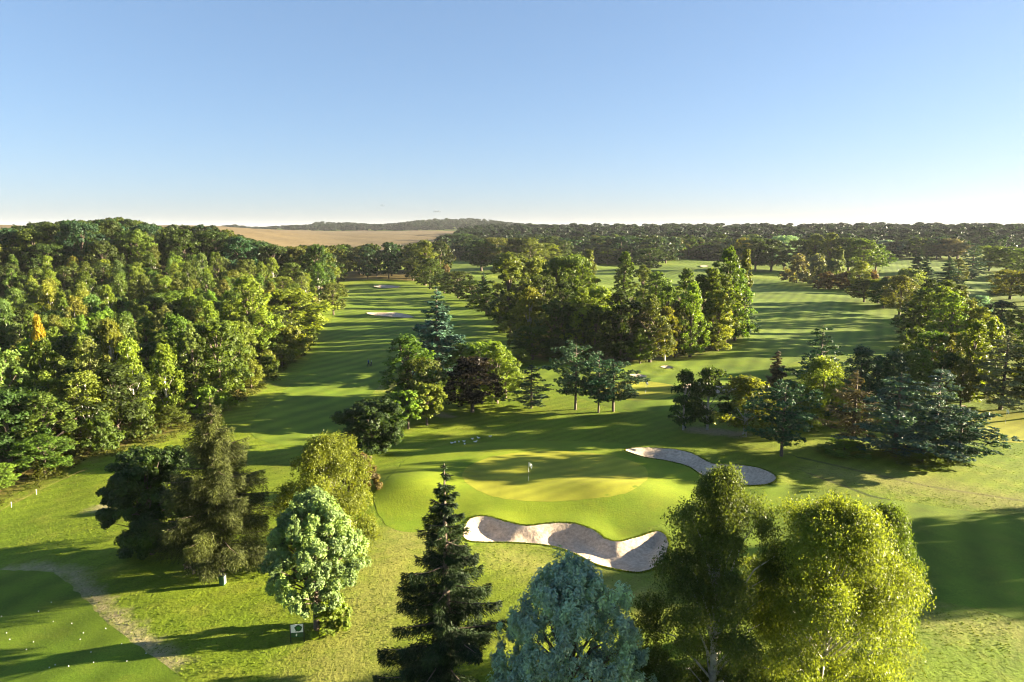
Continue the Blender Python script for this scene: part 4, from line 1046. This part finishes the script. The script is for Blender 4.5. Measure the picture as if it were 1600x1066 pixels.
# white birds
BI = [(706, 694), (711, 693), (717, 692), (725, 691.5), (726, 695.5), (738, 687.5), (743, 692), (747.5, 686), (766, 683.8)]
for i, (px_, py_) in enumerate(BI):
    x, y = G(px_, py_); e = root_at('white_bird', x, y, ORD_(i) + ' small white bird from the left on the shaded grass above the green', 'bird', r.uniform(0, 6), surf(x, y), 'birds resting on the grass')
    V_ = [('ball', (0, 0, .15), (.2, .1, .1)), ('ball', (.2, 0, .27), (.07, .06, .06)), ('tube', [(.12, 0, .17), (.19, 0, .26)], [.06, .045]), ('tube', [(-.12, 0, .16), (-.32, 0, .17)], [.07, .02])]
    pm('body', V_, 'white', e, True); pm('beak', [('tube', [(.25, 0, .27), (.32, 0, .26)], [.018, .004])], 'wood', e)
    pm('leg', [('tube', [(0, .03, -.02), (0, .03, .1)], [.008, .008])], 'wood', e); pm('leg', [('tube', [(0, -.03, -.02), (0, -.03, .1)], [.008, .008])], 'wood', e)

# airliners far away in the sky
def airliner(px_, py_, dist, rz, sc, label):
    d = ray(px_, py_); x, y, z = d * dist / np.linalg.norm(d); z += CAM_Z
    e = root_at('airliner', x, y, label, 'airplane', rz, z); e.scale = (sc,) * 3
    pm('fuselage', [('tube', [(-30, 0, 1.6), (-24, 0, .8), (-10, 0, 0), (18, 0, 0), (25, 0, -.3), (29, 0, -.9)], [.4, 1.6, 2.6, 2.6, 1.9, .5])], 'greymetal', e, True)
    for s in (1, -1):
        V = [(6, 2 * s, -1), (-3, 2 * s, -1), (-12, 28 * s, 1), (-9.5, 28 * s, 1)]; V2 = [(a, b, c + .5) for a, b, c in V]
        me = bpy.data.meshes.new('wing'); me.from_pydata(V + V2, [], [(0, 1, 2, 3), (7, 6, 5, 4), (0, 4, 5, 1), (1, 5, 6, 2), (2, 6, 7, 3), (3, 7, 4, 0)]); me.materials.append(M['greymetal']); link('wing', me, e)
        pm('engine', [('tube', [(-1, 9 * s, -2), (4, 9 * s, -2.2)], [1.1, 1.4])], 'greymetal', e)
        V = [(-24, .5 * s, 1.5), (-28, .5 * s, 1.5), (-31, 10 * s, 2), (-29, 10 * s, 2)]; V2 = [(a, b, c + .3) for a, b, c in V]
        me = bpy.data.meshes.new('tailplane'); me.from_pydata(V + V2, [], [(0, 1, 2, 3), (7, 6, 5, 4), (0, 4, 5, 1), (1, 5, 6, 2), (2, 6, 7, 3), (3, 7, 4, 0)]); me.materials.append(M['greymetal']); link('tailplane', me, e)
    pm('fin', [('poly', [(-22, 2), (-29, 2), (-32, 10), (-28.5, 10)], -.3, .3)], 'greymetal', e)
airliner(682, 331, 6500, R(180), 1.0, 'low airliner above the wooded hill, the larger of two')
airliner(597, 321, 12000, R(170), 1.0, 'faint airliner farther off, over the stubble field')
d = ray(465, 301); x, y, z = d * 420
e = root_at('flying_bird', x, y, 'single dark bird high in the pale sky', 'bird', .4, z + CAM_Z)
pm('body', [('tube', [(-.22, 0, 0), (-.08, 0, 0), (.12, 0, .02), (.25, 0, .02)], [.02, .07, .08, .01])], 'black', e, True)
for s in (1, -1):
    V = [(.1, .05 * s, .03), (-.08, .05 * s, .03), (-.1, .3 * s, .16), (-.18, .55 * s, .1), (-.02, .3 * s, .16)]
    me = bpy.data.meshes.new('wing'); me.from_pydata(V + [(a, b, c - .015) for a, b, c in V], [], [(0, 1, 2, 3, 4), (9, 8, 7, 6, 5)] + [(i, (i + 1) % 5, (i + 1) % 5 + 5, i + 5) for i in range(5)]); me.materials.append(M['black']); link('wing', me, e)

# golfer on the fairway
def golfer(px_, py_):
    x, y = G(px_, py_); e = root_at('person', x, y, 'person in a blue jacket and dark trousers walking on the fairway', 'person', R(200), surf(x, y))
    def skin(name, J, E, rad, mat, parent, root=0, lv=2):
        me = bpy.data.meshes.new(name); me.from_pydata(J, E, []); me.materials.append(M[mat]); o = link(name, me, parent)
        sk = o.modifiers.new('k', 'SKIN'); sk.use_smooth_shade = True
        for i, v in enumerate(me.skin_vertices[0].data): v.radius = (rad[i], rad[i] * (.8 if name in ('body', 'jacket') else 1)); v.use_root = (i == root)
        sb = o.modifiers.new('s', 'SUBSURF'); sb.levels = lv; sb.render_levels = lv; return o
    J = [(0, 0, .95), (0, 0, 1.15), (.05, 0, 1.38), (.10, 0, 1.50), (.14, 0, 1.62), (.15, 0, 1.72),
         (0, .10, .9), (.22, .11, .5), (.16, .11, .09), (.30, .12, .05), (0, -.10, .9), (-.06, -.11, .5), (-.28, -.11, .12), (-.18, -.12, .04),
         (.05, .19, 1.36), (.0, .26, 1.10), (.18, .25, .90), (.24, .25, .84), (.05, -.19, 1.36), (.02, -.27, 1.10), (-.14, -.30, .90), (-.17, -.31, .83)]
    E = [(0, 1), (1, 2), (2, 3), (3, 4), (4, 5), (0, 6), (6, 7), (7, 8), (8, 9), (0, 10), (10, 11), (11, 12), (12, 13), (2, 14), (14, 15), (15, 16), (16, 17), (2, 18), (18, 19), (19, 20), (20, 21)]
    rad = [.14, .13, .16, .055, .09, .07, .085, .06, .042, .035, .085, .06, .042, .035, .06, .045, .032, .028, .06, .045, .032, .028]
    # five fingers on each hand
    for w_, sy in ((17, 1), (21, -1)):
        bx, by, bz = J[w_]
        for f in range(5):
            J.append((bx + .02 + .012 * (f - 2), by + .012 * (f - 2), bz - .04)); J.append((bx + .03 + .012 * (f - 2), by + .014 * (f - 2) - .01 * sy, bz - .085 + (.03 if f == 0 else 0)))
            E.append((w_, len(J) - 2)); E.append((len(J) - 2, len(J) - 1)); rad += [.009, .008]
    b = skin('body', J, E, rad, 'skin', e)
    skin('jacket', [(0, 0, .93), (0, 0, 1.15), (.05, 0, 1.38), (.08, 0, 1.47), (.05, .20, 1.37), (.0, .27, 1.10), (.17, .26, .93), (.05, -.20, 1.37), (.02, -.28, 1.10), (-.12, -.31, .93)],
         [(0, 1), (1, 2), (2, 3), (2, 4), (4, 5), (5, 6), (2, 7), (7, 8), (8, 9)], [.17, .16, .19, .08, .085, .065, .05, .085, .065, .05], 'jacket', e)
    skin('trousers', [(0, 0, .97), (0, .10, .88), (.22, .11, .5), (.17, .11, .13), (0, -.10, .88), (-.06, -.11, .5), (-.27, -.11, .16)], [(0, 1), (1, 2), (2, 3), (0, 4), (4, 5), (5, 6)], [.155, .115, .085, .07, .115, .085, .07], 'trouser', e)
    pm('hair', [('ball', (.12, 0, 1.73), (.10, .09, .08))], 'hair', e, True)
    pm('nose', [('ball', (.245, 0, 1.66), (.018, .012, .018))], 'skin', e, True)
    for s in (1, -1):
        pm('eye', [('ball', (.228, .03 * s, 1.69), (.01, .012, .009))], 'black', e, True); pm('shoe', [('ball', ((.24, .12, .05) if s > 0 else (-.2, -.12, .06)), (.14, .05, .05))], 'black', e, True)
golfer(576, 573)
# trolley bag beside the person
x, y = G(579.5, 572); e = root_at('golf_bag', x, y, 'dark upright golf bag on a two-wheeled trolley beside the walking person', 'golf bag', R(20))
pm('bag', [('tube', [(0, 0, .18), (.05, 0, .6), (.12, 0, 1.05)], [.12, .14, .15])], 'trouser', e)
for s in (1, -1): pm('wheel', [('tube', [(0, .22 * s, .14), (0, .26 * s, .14)], [.14, .14])], 'black', e)
pm('handle', [('tube', [(.0, 0, .25), (-.15, 0, .8), (-.42, 0, .98)], [.014, .014, .014])], 'steel', e)
for k in range(6): pm('club', [('tube', [(.11 + .03 * (k % 3 - 1), .05 * (k // 3 - .5) * 2, .9), (.16 + .04 * (k % 3 - 1), .06 * (k // 3 - .5) * 2, 1.25), (.16 + .04 * (k % 3 - 1), .06 * (k // 3 - .5) * 2 + .05, 1.3)], [.008, .008, .02])], 'steel', e)

# ------------------------------------------------------------------ haze
def haze():
    lo = (-9000, -400, -3.5); hi = (12000, 12000, 95)
    V = [(x, y, z) for z in (lo[2], hi[2]) for y in (lo[1], hi[1]) for x in (lo[0], hi[0])]
    Fq = [(0, 2, 3, 1), (4, 5, 7, 6), (0, 1, 5, 4), (2, 6, 7, 3), (0, 4, 6, 2), (1, 3, 7, 5)]
    me = bpy.data.meshes.new('haze'); me.from_pydata(V, [], Fq)
    m, t, out = new_mat('haze'); v = N(t, 'VolumePrincipled')
    v.inputs['Color'].default_value = (.62, .66, .72, 1); v.inputs['Density'].default_value = HAZE; v.inputs['Anisotropy'].default_value = 0.05
    L(t, v.outputs[0], out.inputs['Volume']); me.materials.append(m)
    tag(link('haze', me), 'thin pale evening haze over the whole course', 'haze', kind='stuff')
HAZE = 0.00004
haze()

# ------------------------------------------------------------------ labels for the trees not named by hand
WHERE = {'trees of the wood along the left fairway': ('wood', 'from the left, wood row %s'), 'trees of the copse between the fairways': ('copse', 'from the left, copse row %s'),
         'groves beyond the open fairways': ('groves', 'from the left, far groves row %s'), 'trees of the distant forest': ('forest', 'from the left, distant forest row %s'),
         'trees beside the right-hand fairway': ('side', 'beyond the right edge, row %s')}
def autolabel():
    by = {}
    for a in ALL:
        if 'label' not in a[0]: by.setdefault(a[0]['group'], []).append(a)
    for g, L_ in by.items():
        L_.sort(key=lambda a: math.hypot(a[1], a[2])); n = len(L_); nr = max(1, min(18, n // 16))
        for k, a in enumerate(L_): a[0]['_r'] = k * nr // n
        rows = {}
        for a in L_: rows.setdefault(a[0]['_r'], []).append(a)
        for rk, row in rows.items():
            kinds = {}
            for a in row:
                kinds.setdefault((TINT[a[6]][1], a[7].replace('_', ' ')), []).append(a)
            for (hue, kn), m in kinds.items():
                m.sort(key=lambda a: a[1] / a[2])
                place_ = WHERE[g][1] % NUMW[rk]
                for i, a in enumerate(m):
                    one = len(m) == 1
                    a[0]['label'] = (('' if one else ordn(i) + ' ') + hue + ' ' + kn + ' ' + place_)
        for a in L_: del a[0]['_r']
autolabel()
print('TREES', len(ALL), 'far', nF, {k: sum(1 for a in ALL if a[7] == k) for k in set(a[7] for a in ALL)})
